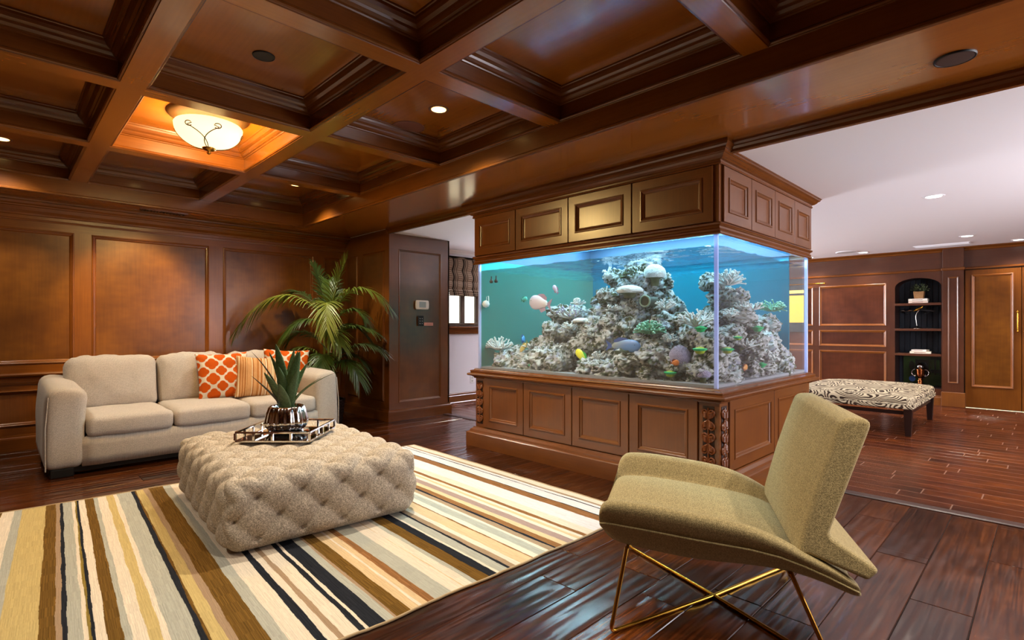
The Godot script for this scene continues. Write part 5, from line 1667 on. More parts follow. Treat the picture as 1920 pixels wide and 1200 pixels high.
func palm() -> void:
	var t := thing("palm", "tall feathery palm in a dark woven basket in the corner behind the sofa's right arm", "plant", Vector3(3.0, 0, -6.4))
	var wm := mat(Color(0.2, 0.11, 0.1), 0.55)
	var bk := MB.new()
	for k in 15:
		var y := 0.012 + k * 0.019
		var r := 0.165 + 0.035 * k / 14.0
		var ring := []
		for i in 41:
			var a := TAU * i / 40.0
			ring.append(Vector3(cos(a) * (r + 0.006 * (1 if (i + k) % 2 else -1)), y, sin(a) * (r + 0.006 * (1 if (i + k) % 2 else -1))))
		bk.tube(ring, 0.0095, 6, false)
	part("basket", bk, wm, t)
	var rim := []
	for i in 33:
		var a := TAU * i / 32.0
		rim.append(Vector3(cos(a) * 0.205, 0.292, sin(a) * 0.205))
	var rm := MB.new(); rm.tube(rim, 0.014, 8, false)
	part("basket_rim", rm, wm, t)
	var soil := MB.new(); soil.lathe(Vector3.ZERO, [Vector2(0.195, 0.255), Vector2(0.1, 0.265), Vector2(0, 0.267)], 24)
	for i in soil.n.size():
		if soil.n[i].y < 0: soil.n[i] = -soil.n[i]
	part("soil", soil, mat(Color(0.09, 0.06, 0.04), 0.9), t)
	var cane := mat(Color(0.45, 0.46, 0.16), 0.5)
	var R := Vector3(0.7145, 0, 0.6997); var F := Vector3(0.6997, 0, -0.7145)
	var pos := func(x: float, y: float, z: float) -> Vector3: return R * x + Vector3.UP * y + F * z
	for q in [[0.0, 0.0, 0.02, 1.3, 0.0], [-0.05, 0.03, -0.06, 1.12, 0.05], [0.06, -0.03, 0.09, 0.72, -0.05], [-0.02, -0.05, -0.03, 0.66, -0.08], [0.04, 0.06, 0.05, 1.0, 0.08]]:
		var st := MB.new()
		var pts := []; var rad := []
		for i in 13:
			var e := i / 12.0
			pts.append(pos.call(lerpf(q[0], q[2], e), lerpf(0.25, q[3], e), lerpf(q[1], q[4], e))); rad.append(lerpf(0.02, 0.014, e) + (0.003 if i % 3 == 0 else 0.0))
		st.tube(pts, rad, 8)
		part("cane", st, cane, t)
	var g := []
	for c in [Color(0.32, 0.37, 0.09), Color(0.2, 0.28, 0.07), Color(0.4, 0.43, 0.13), Color(0.16, 0.22, 0.08)]:
		var m := mat(c, 0.42)
		m.backlight_enabled = true; m.backlight = Color(0.25, 0.3, 0.08)
		g.append(m)
	# base height, control (across, up, away), tip (across, up, away), leaflet length, droop, colour
	var k := 0
	for q in [[1.26, -0.45, 1.98, -0.15, -1.03, 1.2, -0.2, 0.3, 0.75, 2], [1.26, -0.35, 1.8, 0.2, -0.58, 1.62, 0.35, 0.2, 0.4, 3], [1.28, -0.1, 1.8, 0.15, -0.2, 2.0, 0.2, 0.24, 0.3, 3], [1.28, 0.1, 1.7, -0.05, 0.24, 2.06, -0.02, 0.3, 0.25, 2], [1.26, 0.35, 2.0, -0.1, 0.8, 1.48, -0.2, 0.27, 0.6, 0], [1.22, 0.35, 1.6, -0.05, 0.5, 1.3, -0.1, 0.22, 0.5, 1], [1.26, 0.1, 1.78, -0.35, 0.18, 1.2, -0.55, 0.27, 0.5, 2], [1.2, -0.2, 1.45, -0.2, -0.38, 1.12, -0.35, 0.24, 0.6, 1], [1.24, 0.02, 1.75, 0.25, -0.05, 1.8, 0.4, 0.24, 0.3, 1],
		[0.98, 0.3, 1.35, -0.1, 0.62, 1.15, -0.15, 0.26, 0.45, 1], [0.7, 0.4, 1.15, -0.15, 0.73, 0.92, -0.2, 0.26, 0.5, 3], [0.7, 0.35, 0.95, -0.2, 0.48, 0.58, -0.3, 0.24, 0.6, 1], [0.72, -0.2, 1.1, -0.2, -0.38, 0.88, -0.25, 0.25, 0.6, 0], [0.66, -0.15, 0.98, -0.3, -0.2, 0.7, -0.45, 0.25, 0.6, 0], [0.7, 0.05, 1.05, -0.35, 0.1, 0.72, -0.5, 0.26, 0.6, 1], [1.1, 0.25, 1.4, 0.15, 0.5, 1.05, 0.2, 0.24, 0.5, 3], [0.9, -0.3, 1.3, 0.1, -0.5, 1.05, 0.1, 0.24, 0.5, 3], [0.66, 0.2, 1.0, 0.1, 0.45, 0.75, 0.1, 0.24, 0.5, 3], [1.0, 0.1, 1.35, -0.25, 0.3, 1.0, -0.42, 0.25, 0.55, 0]]:
		var base: Vector3 = pos.call(0.01, q[0], 0.0)
		part("frond", frond(base, pos.call(q[1], q[2], q[3] * (0.4 if q[3] > 0 else 1.0)), pos.call(q[4], q[5], q[6] * (0.4 if q[6] > 0 else 1.0)), q[7] * 1.12, 32, q[8], 100 + k), g[q[9]], t)
		k += 1

# ---------------------------------------------------------------- things in the niche
func book(label: String, at: Vector3, turn: float, w: float, h: float, d: float, col: Color) -> void:
	var t := thing("book", label, "book", at, turn, "books in the arched niche")
	part("cover", slab(Vector3(-d / 2, 0, -w / 2), Vector3(-d / 2 + 0.004, h, w / 2), Vector3.UP, 0.001), mat(col, 0.6), t)
	part("cover", slab(Vector3(-d / 2, h - 0.003, -w / 2), Vector3(d / 2, h, w / 2), Vector3.UP, 0.001), mat(col, 0.6), t)
	part("cover", slab(Vector3(-d / 2, 0, -w / 2), Vector3(d / 2, 0.003, w / 2), Vector3.UP, 0.001), mat(col, 0.6), t)
	part("pages", slab(Vector3(-d / 2 + 0.004, 0.003, -w / 2 + 0.005), Vector3(d / 2 - 0.006, h - 0.003, w / 2 - 0.005)), mat(Color(0.85, 0.8, 0.72), 0.9), t)
	part("spine_title", slab(Vector3(-d / 2 - 0.0008, h * 0.35, -w * 0.3), Vector3(-d / 2, h * 0.62, w * 0.25)), mat(Color(0.55, 0.4, 0.34), 0.6), t)

func niche_things() -> void:
	book("pale pinkish book under the planter on the niche's top shelf, bottom of the pair", Vector3(10.6, 1.59, -1.478), 0.05, 0.25, 0.036, 0.18, Color(0.86, 0.77, 0.7))
	book("white book directly under the wooden planter in the niche", Vector3(10.6, 1.627, -1.475), -0.03, 0.245, 0.036, 0.18, Color(0.88, 0.85, 0.8))
	book("larger cream book lying on the niche's third shelf, the lower of the two", Vector3(10.6, 0.789, -1.45), 0.06, 0.27, 0.034, 0.19, Color(0.88, 0.83, 0.74))
	book("smaller white book lying on top on the niche's third shelf", Vector3(10.6, 0.824, -1.455), -0.15, 0.2, 0.026, 0.15, Color(0.9, 0.86, 0.82))
	var pl := thing("planter", "square wooden planter with a bushy green plant on the two books in the niche", "plant", Vector3(10.6, 1.664, -1.472))
	var pm := wood(M.cab.albedo_texture, Color(0.62, 0.45, 0.26), 0.6, 0.0, 6, 3)
	var b := MB.new()
	b.rings(Vector3.ZERO, Vector3.RIGHT, Vector3.FORWARD, [[-0.055, -0.058, 0.055, 0.058, 0.0], [-0.065, -0.068, 0.065, 0.068, 0.115], [-0.055, -0.058, 0.055, 0.058, 0.115], [-0.053, -0.056, 0.053, 0.056, 0.1]], true)
	part("box", b, pm, pl)
	var r := RandomNumberGenerator.new(); r.seed = 14
	var lf := MB.new()
	for i in 230:
		var d := Vector3(r.randf_range(-1, 1), r.randf_range(-0.1, 1), r.randf_range(-1, 1)).normalized()
		var c := Vector3(0, 0.13, 0) + d * Vector3(0.09, 0.1, 0.105) * r.randf_range(0.35, 1.1)
		var o := Vector3(r.randf_range(-1, 1), r.randf_range(-1, 1), r.randf_range(-1, 1)).normalized()
		var s := d.cross(o).normalized() * 0.008
		var f := (d + o * 0.5).normalized() * r.randf_range(0.02, 0.034)
		lf.quad(c, c + f * 0.5 + s, c + f, c + f * 0.5 - s, Vector2(0, 0), Vector2(1, 0), Vector2(1, 1), Vector2(0, 1))
	var lo := part("foliage", lf, mat(Color(0.26, 0.3, 0.16), 0.6), pl)
	lo.set_meta("kind", "stuff")
	# bird-like sculpture on a bent stem
	var sc := thing("sculpture", "dark bird sculpture with outspread wings on a bent chrome stem in the niche", "sculpture", Vector3(10.6, 1.186, -1.49))
	b = MB.new()
	b.lathe(Vector3(0, 0, -0.01), [Vector2(0.075, 0.0), Vector2(0.074, 0.008), Vector2(0.05, 0.02), Vector2(0.02, 0.03), Vector2(0.01, 0.045), Vector2(0, 0.047)], 24)
	part("base", b, M.steel, sc)
	b = MB.new()
	b.tube([Vector3(0, 0.03, -0.01), Vector3(0, 0.1, -0.02), Vector3(0, 0.18, -0.028), Vector3(0, 0.25, -0.012), Vector3(0, 0.3, 0.02)], [0.012, 0.01, 0.009, 0.009, 0.008], 8)
	part("stem", b, M.steel, sc)
	b = MB.new()
	b.tube([Vector3(0.0, 0.28, -0.06), Vector3(-0.01, 0.305, -0.01), Vector3(-0.01, 0.34, 0.05), Vector3(0, 0.37, 0.075)], [0.004, 0.022, 0.02, 0.004], 10)
	part("body", b, M.brass, sc)
	var dk := mat(Color(0.06, 0.035, 0.03), 0.3)
	for s in [-1.0, 1.0]:
		b = MB.new()
		for i in 7:
			var e := i / 6.0
			b.tube([Vector3(0, 0.3, s * 0.02), Vector3(-0.02 * e, 0.3 - 0.03 * e, s * (0.1 + 0.02 * i)), Vector3(0.02, 0.285 - 0.04 * e + 0.02 * sin(i * 2.0), s * (0.2 - 0.015 * i) - 0.03)], [0.008, 0.013, 0.003], 6)
		part("wing", b, dk, sc)
	b = MB.new()
	for z in [-0.2, -0.1]:
		b.tube([Vector3(-0.02, 0.28, z - 0.03), Vector3(-0.02, 0.292, z), Vector3(-0.02, 0.284, z + 0.03)], [0.003, 0.011, 0.003], 6)
	part("bright_feather", b, M.steel, sc)
	# trophy cup
	var tr := thing("trophy_cup", "bronze two-handled trophy cup on the bottom of the arched niche", "trophy", Vector3(10.6, 0.25, -1.46))
	var cop := mat(Color(0.62, 0.36, 0.2), 0.22, 1.0)
	b = MB.new()
	b.lathe(Vector3.ZERO, [Vector2(0.0, 0.0), Vector2(0.068, 0.0), Vector2(0.068, 0.02), Vector2(0.055, 0.025), Vector2(0.055, 0.05), Vector2(0.04, 0.06), Vector2(0.034, 0.09), Vector2(0.044, 0.1), Vector2(0.03, 0.112), Vector2(0.022, 0.14), Vector2(0.034, 0.155), Vector2(0.05, 0.175), Vector2(0.058, 0.22), Vector2(0.062, 0.275), Vector2(0.066, 0.28), Vector2(0.06, 0.284), Vector2(0.0, 0.28)], 28)
	part("cup", b, cop, tr)
	b = MB.new()
	b.lathe(Vector3.ZERO, [Vector2(0.03, 0.28), Vector2(0.035, 0.3), Vector2(0.05, 0.315), Vector2(0.042, 0.345), Vector2(0.03, 0.365), Vector2(0.01, 0.38), Vector2(0.0, 0.384)], 20, 0.15, 8)
	part("lid", b, M.steel, tr)
	for s in [-1.0, 1.0]:
		b = MB.new()
		var pts := []
		for i in 13:
			var a := PI * i / 12.0
			pts.append(Vector3(0, 0.225 + 0.055 * cos(a), s * (0.055 + 0.055 * sin(a))))
		pts.append(Vector3(0, 0.2, s * 0.07))
		b.tube(pts, 0.0055, 8)
		part("handle", b, M.steel, tr)
	# dark green picture standing behind the cup
	var pc := thing("picture", "dark green picture with a black shield leaning behind the trophy", "picture", Vector3(10.765, 0.25, -1.468))
	var n := 256
	var px := PackedByteArray(); px.resize(n * n * 3)
	for y in n:
		for x in n:
			var u := float(x) / n; var v := float(y) / n
			var c := Color(0.1, 0.17, 0.05).lerp(Color(0.06, 0.11, 0.04), v)
			var sx := absf(u - 0.47) / 0.17
			if sx < 1.0 and v > 0.1 + 0.03 * sin(sx * 3.0) and v < 0.8 - 0.25 * sx * sx: c = Color(0.05, 0.04, 0.03)
			if u > 0.14 and u < 0.28 and v > 0.16 + absf(u - 0.2) and v < 0.5 - absf(u - 0.22): c = Color(0.045, 0.06, 0.02)
			if u > 0.68 and v < 0.62 and (fposmod(u, 0.13) < 0.045 or (int(v * 9) % 4 == 0 and u < 0.95)): c = Color(0.03, 0.05, 0.03)
			if Vector2((u - 0.22) * 1.2, v - 0.78).length() < 0.1: c = Color(0.16, 0.26, 0.42)
			var i := (y * n + x) * 3
			px[i] = int(255 * c.r * 1.6); px[i + 1] = int(255 * c.g * 1.6); px[i + 2] = int(255 * c.b * 1.6)
	var gm := mat(Color(1, 1, 1), 0.25); gm.albedo_texture = picture(n, n, px)
	b = MB.new()
	b.quad(Vector3(-0.011, 0.01, -0.23), Vector3(-0.011, 0.01, 0.28), Vector3(-0.011, 0.49, 0.28), Vector3(-0.011, 0.49, -0.23), Vector2(0, 1), Vector2(1, 1), Vector2(1, 0), Vector2(0, 0))
	part("print", b, gm, pc)
	part("board", slab(Vector3(-0.01, 0, -0.24), Vector3(0.004, 0.5, 0.285), Vector3.UP, 0.002), M.black, pc)

# ---------------------------------------------------------------- the reef in the tank
func rock_mesh(sd: int, white: float, nu := 54, nv := 36) -> ArrayMesh:
	var big := FastNoiseLite.new(); big.seed = sd; big.frequency = 0.9; big.fractal_octaves = 2
	var cel := FastNoiseLite.new(); cel.seed = sd + 1; cel.noise_type = FastNoiseLite.TYPE_CELLULAR; cel.frequency = 2.6; cel.cellular_return_type = FastNoiseLite.RETURN_DISTANCE; cel.fractal_type = FastNoiseLite.FRACTAL_NONE
	var fin := FastNoiseLite.new(); fin.seed = sd + 2; fin.frequency = 5.0; fin.fractal_octaves = 2
	var hue := FastNoiseLite.new(); hue.seed = sd + 3; hue.frequency = 1.3
	var p := PackedVector3Array()
	var cols := []
	for j in nv:
		for i in nu:
			var a := TAU * i / nu; var q := PI * j / (nv - 1.0) - PI / 2
			var d := Vector3(cos(q) * cos(a), sin(q), -cos(q) * sin(a))
			var bump := 1.0 - clampf(cel.get_noise_3dv(d) + 1.0, 0.0, 1.0)
			p.append(d * (0.82 + 0.32 * big.get_noise_3dv(d * 1.2) + 0.3 * bump + 0.13 * fin.get_noise_3dv(d)))
			var crust := fin.get_noise_3dv(d * 1.7 + Vector3(4, 0, 0)) * 0.7 + hue.get_noise_3dv(d * 1.6) * 1.1 + white
			var c := Color(0.06, 0.085, 0.045)
			var h := hue.get_noise_3dv(d + Vector3(0, 9, 0))
			if crust > 0.2: c = Color(0.88, 0.93, 0.95) if h < 0.2 else Color(0.66, 0.7, 0.84)
			elif crust > 0.08: c = Color(0.3, 0.32, 0.26) if h < 0.1 else Color(0.2, 0.3, 0.22)
			elif h > 0.3: c = Color(0.16, 0.17, 0.05)
			cols.append(c)
	var b := MB.new(); b.colored = true
	b.grid(p, nu, nv, true, false)
	# colours follow the vertices by their place
	var at := {}
	for i in p.size(): at[p[i]] = cols[i]
	for i in b.v.size(): b.c[i] = at[b.v[i]]
	return b.mesh()

func fish(label: String, at: Vector3, len: float, tall: float, yaw: float, pitch: float, c1: Color, c2: Color, fin: Color) -> void:
	var t := thing("fish", label, "fish", at, yaw, "fish in the aquarium")
	t.rotation = Vector3(0, yaw, pitch)
	var b := MB.new()
	var n := 22; var m := 14
	var p := PackedVector3Array()
	for j in n:
		var q := j / (n - 1.0)
		var h := tall * 0.5 * pow(sin(PI * pow(q, 0.72)), 0.75) * (1 - 0.1 * q) + 0.0015 + tall * 0.09 * smoothstep(0.75, 0.95, q) * (1 - smoothstep(0.97, 1.0, q))
		for i in m:
			var a := TAU * i / m
			p.append(Vector3((0.5 - q * 0.82) * len, sin(a) * h, cos(a) * h * 0.42))
	b.grid(p, m, n, true, false, 1, 1, false)
	b.colored = true
	for i in b.v.size(): b.c[i] = c1.lerp(c2, smoothstep(-0.2, 0.6, -b.v[i].x / len + 0.3 * b.v[i].y / tall))
	part("body", b, M.fish, t)
	var f := MB.new()
	var th := 0.0018
	var blade := func(g: MB, pts: Array):
		var poly := PackedVector2Array(pts)
		var idx := Geometry2D.triangulate_polygon(poly)
		for s in [-1.0, 1.0]:
			for i in range(0, idx.size(), 3):
				var a := Vector3(poly[idx[i]].x * len, poly[idx[i]].y * tall, s * th); var c := Vector3(poly[idx[i + 1]].x * len, poly[idx[i + 1]].y * tall, s * th); var e := Vector3(poly[idx[i + 2]].x * len, poly[idx[i + 2]].y * tall, s * th)
				var nn := Vector3(0, 0, s)
				if (c - a).cross(e - a).dot(nn) < 0: g.tri(a, e, c, nn, nn, nn)
				else: g.tri(a, c, e, nn, nn, nn)
	blade.call(f, [Vector2(-0.29, 0.06), Vector2(-0.5, 0.42), Vector2(-0.43, 0.0), Vector2(-0.5, -0.42), Vector2(-0.29, -0.06)])
	part("tail", f, mat(fin, 0.5), t)
	f = MB.new()
	blade.call(f, [Vector2(0.22, 0.4), Vector2(0.1, 0.6), Vector2(-0.1, 0.64), Vector2(-0.26, 0.42), Vector2(-0.24, 0.14), Vector2(0.0, 0.36)])
	part("dorsal_fin", f, mat(fin, 0.5), t)
	f = MB.new()
	blade.call(f, [Vector2(0.02, -0.4), Vector2(-0.08, -0.62), Vector2(-0.26, -0.42), Vector2(-0.22, -0.16)])
	part("anal_fin", f, mat(fin, 0.5), t)
	for s in [-1.0, 1.0]:
		var e := MB.new()
		e.lathe(Vector3.ZERO, [Vector2(0, -tall * 0.05), Vector2(tall * 0.04, -tall * 0.03), Vector2(tall * 0.05, 0), Vector2(tall * 0.04, tall * 0.03), Vector2(0, tall * 0.05)], 8)
		part("eye", e, M.black, t, Vector3(len * 0.36, tall * 0.09, s * tall * 0.13))

func coral_tuft(called: String, label: String, at: Vector3, n: int, r: float, ln: float, rad: float, spread: float, droop: float, m: Material, m2: Material, sd: int) -> void:
	var t := thing(called, label, "coral", at)
	var g := RandomNumberGenerator.new(); g.seed = sd
	var a := MB.new(); var tips := MB.new()
	for i in n:
		var d := Vector3(g.randf_range(-1, 1) * spread, g.randf_range(0.25, 1), g.randf_range(-1, 1) * spread).normalized()
		var p0 := Vector3(d.x, d.y * 0.6, d.z) * r
		var bend := Vector3(g.randf_range(-1, 1), g.randf_range(-0.5, 0.6), g.randf_range(-1, 1)) * 0.45
		var p1 := p0 + d * ln * 0.5; var p2 := p0 + (d + bend).normalized() * ln + Vector3.DOWN * droop * ln
		a.tube([p0 * 0.5, p0, p1, p2], [rad * 1.4, rad * 1.2, rad, rad * 0.8], 5)
		tips.lathe(p2, [Vector2(0, -rad * 1.3), Vector2(rad * 1.2, -rad * 0.4), Vector2(rad * 1.2, rad * 0.5), Vector2(0, rad * 1.3)], 6)
	part("branches", a, m, t)
	part("tips", tips, m2, t)

func dome(called: String, label: String, at: Vector3, sc: Vector3, m: Material, sd: int, freq := 7.0) -> void:
	var t := thing(called, label, "coral", at)
	var cel := FastNoiseLite.new(); cel.seed = sd; cel.noise_type = FastNoiseLite.TYPE_CELLULAR; cel.frequency = freq; cel.fractal_type = FastNoiseLite.FRACTAL_NONE
	var p := PackedVector3Array()
	for j in 26:
		for i in 48:
			var a := TAU * i / 48; var q := lerpf(-0.5, PI / 2, j / 25.0)
			var d := Vector3(cos(q) * cos(a), sin(q), -cos(q) * sin(a))
			p.append(d * sc * (1.0 - 0.1 * (cel.get_noise_3dv(d) + 1.0)))
	var b := MB.new(); b.grid(p, 48, 26, true, false)
	part("head", b, m, t)
	var st := MB.new()
	st.lathe(Vector3.ZERO, [Vector2(sc.x * 0.35, -sc.y * 1.3), Vector2(sc.x * 0.4, -sc.y * 0.6), Vector2(sc.x * 0.85, -sc.y * 0.3)], 16)
	part("stalk", st, M.stalk, t)

func reef() -> void:
	M.rock = mat(Color(1, 1, 1), 0.85)
	M.rock.vertex_color_use_as_albedo = true
	var rt := noise_tex(0.09, 61, Color(0, 0, 0), Color(1, 1, 1), 4, 256, 256)
	M.rock.uv1_triplanar = true; M.rock.uv1_scale = Vector3.ONE * 2.2
	M.rock.heightmap_enabled = true; M.rock.heightmap_texture = rt; M.rock.heightmap_scale = 1.2
	M.fish = mat(Color(1, 1, 1), 0.35); M.fish.vertex_color_use_as_albedo = true
	M.stalk = mat(Color(0.3, 0.33, 0.22), 0.8)
	var protos := []
	for k in 9: protos.append(rock_mesh(200 + k * 11, 0.3 if k < 6 else 0.1))
	# each heap: [x, z, height, spread in x, spread in z, power]
	var heaps := [
		["reef_mound", "towering central reef mound of rough live rock reaching the water line", [[4.3, -2.72, 1.86, 0.66, 0.68], [4.1, -3.32, 1.45, 0.5, 0.5], [4.0, -2.2, 1.34, 0.45, 0.5], [4.9, -2.75, 1.5, 0.45, 0.5]]],
		["reef_mound", "reef tower just behind the glass corner of the tank", [[4.42, -1.97, 1.74, 0.36, 0.32], [4.0, -1.86, 1.24, 0.4, 0.22], [4.72, -1.9, 1.2, 0.3, 0.22]]],
		["reef_mound", "low heap of pale live rock at the tank's left end", [[3.9, -3.86, 1.03, 0.32, 0.26], [4.5, -3.9, 1.0, 0.4, 0.25], [3.75, -3.98, 1.05, 0.15, 0.1]]],
		["reef_mound", "separate reef stack by the far right edge of the tank", [[5.2, -1.9, 1.36, 0.24, 0.26], [5.0, -1.78, 1.0, 0.3, 0.14]]],
	]
	var r := RandomNumberGenerator.new(); r.seed = 33
	for hp in heaps:
		var o: Vector3 = Vector3(hp[2][0][0], 0.808, hp[2][0][1])
		var t := thing("reef_mound", hp[1], "reef", o, 0.0)
		var x := 3.7
		while x < 5.45:
			var z := -4.06
			while z < -1.68:
				var top := 0.0
				for h in hp[2]:
					var e := sqrt(pow((x - h[0]) / h[3], 2) + pow((z - h[1]) / h[4], 2))
					if e < 1.0: top = maxf(top, 0.8 + (h[2] - 0.8) * (1 - pow(e, 1.6)))
				if top > 0.86:
					var y := top - 0.07
					var k := 0
					while y > 0.8 and k < 3:
						var s := r.randf_range(0.085, 0.14)
						var px := clampf(x + r.randf_range(-0.06, 0.06), 3.58 + s, 5.47 - s)
						var pz := clampf(z + r.randf_range(-0.06, 0.06), -4.1 + s, -1.63 - s)
						var q := part("rock", protos[r.randi() % 9], M.rock, t, Vector3(px, y, pz) - o)
						q.basis = Basis.from_euler(Vector3(r.randf_range(-0.5, 0.5), r.randf() * TAU, r.randf_range(-0.5, 0.5))).scaled(Vector3(s, s * r.randf_range(0.65, 1.0), s))
						y -= 0.15; k += 1
				z += 0.17
			x += 0.17
	# loose rubble on the tank floor
	var rub := MultiMesh.new(); rub.transform_format = MultiMesh.TRANSFORM_3D; rub.mesh = rock_mesh(400, 0.25, 14, 9); rub.instance_count = 420
	for i in 420:
		var s := r.randf_range(0.008, 0.035)
		rub.set_instance_transform(i, Transform3D(Basis.from_euler(Vector3(r.randf() * 6, r.randf() * 6, r.randf() * 6)).scaled(Vector3.ONE * s), Vector3(r.randf_range(3.62, 5.44), 0.81, r.randf_range(-4.07, -1.67))))
	var rb := MultiMeshInstance3D.new(); rb.name = "coral_rubble"; rb.multimesh = rub; rb.material_override = M.rock
	add_child(rb)
	tag(rb, "pale coral rubble scattered over the floor of the tank", "rubble")
	rb.set_meta("kind", "stuff")
	var wht := mat(Color(0.86, 0.88, 0.88), 0.8); wht.uv1_triplanar = true; wht.uv1_scale = Vector3.ONE * 6.0; wht.heightmap_enabled = true; wht.heightmap_texture = rt; wht.heightmap_scale = 1.0; var grn := mat(Color(0.36, 0.62, 0.5), 0.6); var aqua := mat(Color(0.55, 0.8, 0.72), 0.6)
	var gold := mat(Color(0.6, 0.68, 0.12), 0.5); var lilac: StandardMaterial3D = wht.duplicate(); lilac.albedo_color = Color(0.6, 0.58, 0.7); var tan := mat(Color(0.55, 0.42, 0.25), 0.8); var emer := mat(Color(0.1, 0.7, 0.42), 0.5)
	dome("dome_coral", "white dome-shaped coral at the right shoulder of the reef's summit", Vector3(4.1, 1.68, -2.41), Vector3(0.1, 0.085, 0.1), wht, 1, 9.0)
	dome("plate_coral", "flat white plate coral on the reef's upper front", Vector3(3.93, 1.53, -2.55), Vector3(0.14, 0.05, 0.11), wht, 2, 8.0)
	dome("plate_coral", "thin white shelf coral jutting from the middle of the reef front", Vector3(3.8, 1.27, -2.98), Vector3(0.09, 0.03, 0.08), wht, 3, 10.0)
	dome("table_coral", "pale mauve table coral low at the front of the tank", Vector3(3.74, 0.86, -2.62), Vector3(0.09, 0.04, 0.13), lilac, 4, 9.0)
	dome("table_coral", "white layered coral slab on the tank floor near the corner", Vector3(3.76, 0.86, -2.22), Vector3(0.12, 0.055, 0.15), wht, 5, 8.0)
	dome("dome_coral", "speckled lilac dome coral near the corner of the tank", Vector3(3.75, 0.97, -1.99), Vector3(0.09, 0.11, 0.09), lilac, 6, 14.0)
	dome("cup_coral", "grey cup coral low beside the tank's glass corner", Vector3(3.7, 0.87, -1.78), Vector3(0.06, 0.045, 0.06), lilac, 7, 11.0)
	coral_tuft("soft_coral", "turquoise plume-like soft coral on the reef front", Vector3(3.74, 1.16, -2.24), 90, 0.04, 0.09, 0.006, 1.2, 0.1, grn, aqua, 2)
	coral_tuft("branching_coral", "white branching coral on the right side of the reef", Vector3(3.84, 1.22, -1.9), 46, 0.03, 0.13, 0.007, 1.3, 0.0, wht, wht, 3)
	coral_tuft("branching_coral", "white bushy coral crowning the reef tower behind the corner", Vector3(4.3, 1.56, -1.86), 60, 0.05, 0.1, 0.007, 1.1, 0.0, wht, wht, 4)
	coral_tuft("branching_coral", "white knobbly coral at the bottom of the tank's side pane", Vector3(4.75, 0.9, -1.74), 40, 0.04, 0.09, 0.009, 1.2, 0.0, wht, wht, 5)
	coral_tuft("branching_coral", "pale branching coral among the rocks at the left end", Vector3(3.72, 0.98, -3.98), 44, 0.04, 0.11, 0.008, 1.2, 0.0, wht, wht, 6)
	coral_tuft("branching_coral", "pale frilly coral on the left slope of the reef", Vector3(3.95, 1.3, -3.22), 60, 0.06, 0.09, 0.007, 1.2, 0.0, wht, lilac, 7)
	coral_tuft("soft_coral", "dark bushy weed coral at the top of the reef", Vector3(4.15, 1.64, -2.6), 80, 0.05, 0.12, 0.005, 1.0, 0.2, mat(Color(0.14, 0.2, 0.08), 0.7), mat(Color(0.3, 0.36, 0.2), 0.7), 8)
	coral_tuft("anemone", "yellow-green anemone by the reef base in mid tank", Vector3(3.7, 0.99, -2.22), 40, 0.02, 0.035, 0.006, 1.3, 0.1, gold, emer, 9)
	coral_tuft("soft_coral", "turquoise soft coral at the far right stack", Vector3(5.18, 1.36, -1.82), 60, 0.05, 0.09, 0.006, 1.2, 0.1, grn, aqua, 10)
	var g2 := RandomNumberGenerator.new(); g2.seed = 70
	for q in [[4.05, 1.66, -2.84], [4.2, 1.72, -2.95], [3.95, 1.5, -2.8], [3.85, 1.36, -2.66], [3.8, 1.2, -3.12], [3.88, 1.42, -3.08], [3.78, 1.13, -2.86], [3.95, 1.32, -3.42], [3.84, 1.1, -3.4], [3.76, 1.0, -3.2], [3.8, 1.36, -2.14], [3.76, 1.1, -2.08], [4.12, 1.3, -1.76], [4.3, 1.36, -1.74], [4.55, 1.36, -1.75], [4.3, 1.05, -1.7], [3.72, 0.94, -2.72], [3.8, 1.0, -3.62]]:
		coral_tuft("small_coral", "small frilly pale coral tuft growing on the reef rock", Vector3(q[0], q[1], q[2]), 26, 0.02, g2.randf_range(0.045, 0.075), 0.006, 1.3, 0.0, wht, wht, g2.randi() % 999)
		get_child(get_child_count() - 1).set_meta("group", "small frilly corals on the reef")
	for q in [[3.645, 0.862, -2.01, "bright yellow button polyp low on the front glass by the corner", 0.034], [3.665, 1.045, -1.785, "yellow-green button polyp on the rock at the corner's left", 0.036], [3.86, 1.043, -1.67, "tall yellow button polyp just right of the glass corner", 0.034], [3.75, 1.2, -1.82, "emerald button polyp high on the corner rocks", 0.032], [4.52, 1.2, -1.7, "green button polyp on the tower's right slope", 0.034], [4.1, 1.13, -1.69, "small lime button polyp under the tower's crown", 0.024], [4.52, 0.9, -1.67, "emerald button polyp low on the side pane", 0.03]]:
		var t := thing("button_polyp", q[3], "polyp", Vector3(q[0], q[1], q[2]))
		var b := MB.new()
		b.lathe(Vector3.ZERO, [Vector2(0.0, -q[4] * 0.8), Vector2(q[4] * 0.75, -q[4] * 0.6), Vector2(q[4], 0), Vector2(q[4] * 0.75, q[4] * 0.6), Vector2(0, q[4] * 0.8)], 20, 0.08, 10)
		part("body", b, gold if "yellow" in q[3] or "lime" in q[3] else emer, t)
		b = MB.new()
		b.lathe(Vector3.ZERO, [Vector2(q[4] * 0.95, -0.004), Vector2(q[4] * 1.35, q[4] * 0.25), Vector2(q[4] * 1.2, q[4] * 0.4), Vector2(q[4] * 0.8, q[4] * 0.45)], 24, 0.12, 16)
		part("fringe", b, emer, t)
	# fish; turned along the front glass (their length runs along z)
	var W := PI / 2
	fish("large pale lilac fish with a forked tail in the open water left of the reef", Vector3(3.85, 1.45, -3.53), 0.3, 0.15, -PI * 0.5 + PI, 0.15, Color(0.62, 0.55, 0.66), Color(0.7, 0.66, 0.6), Color(0.66, 0.56, 0.66))
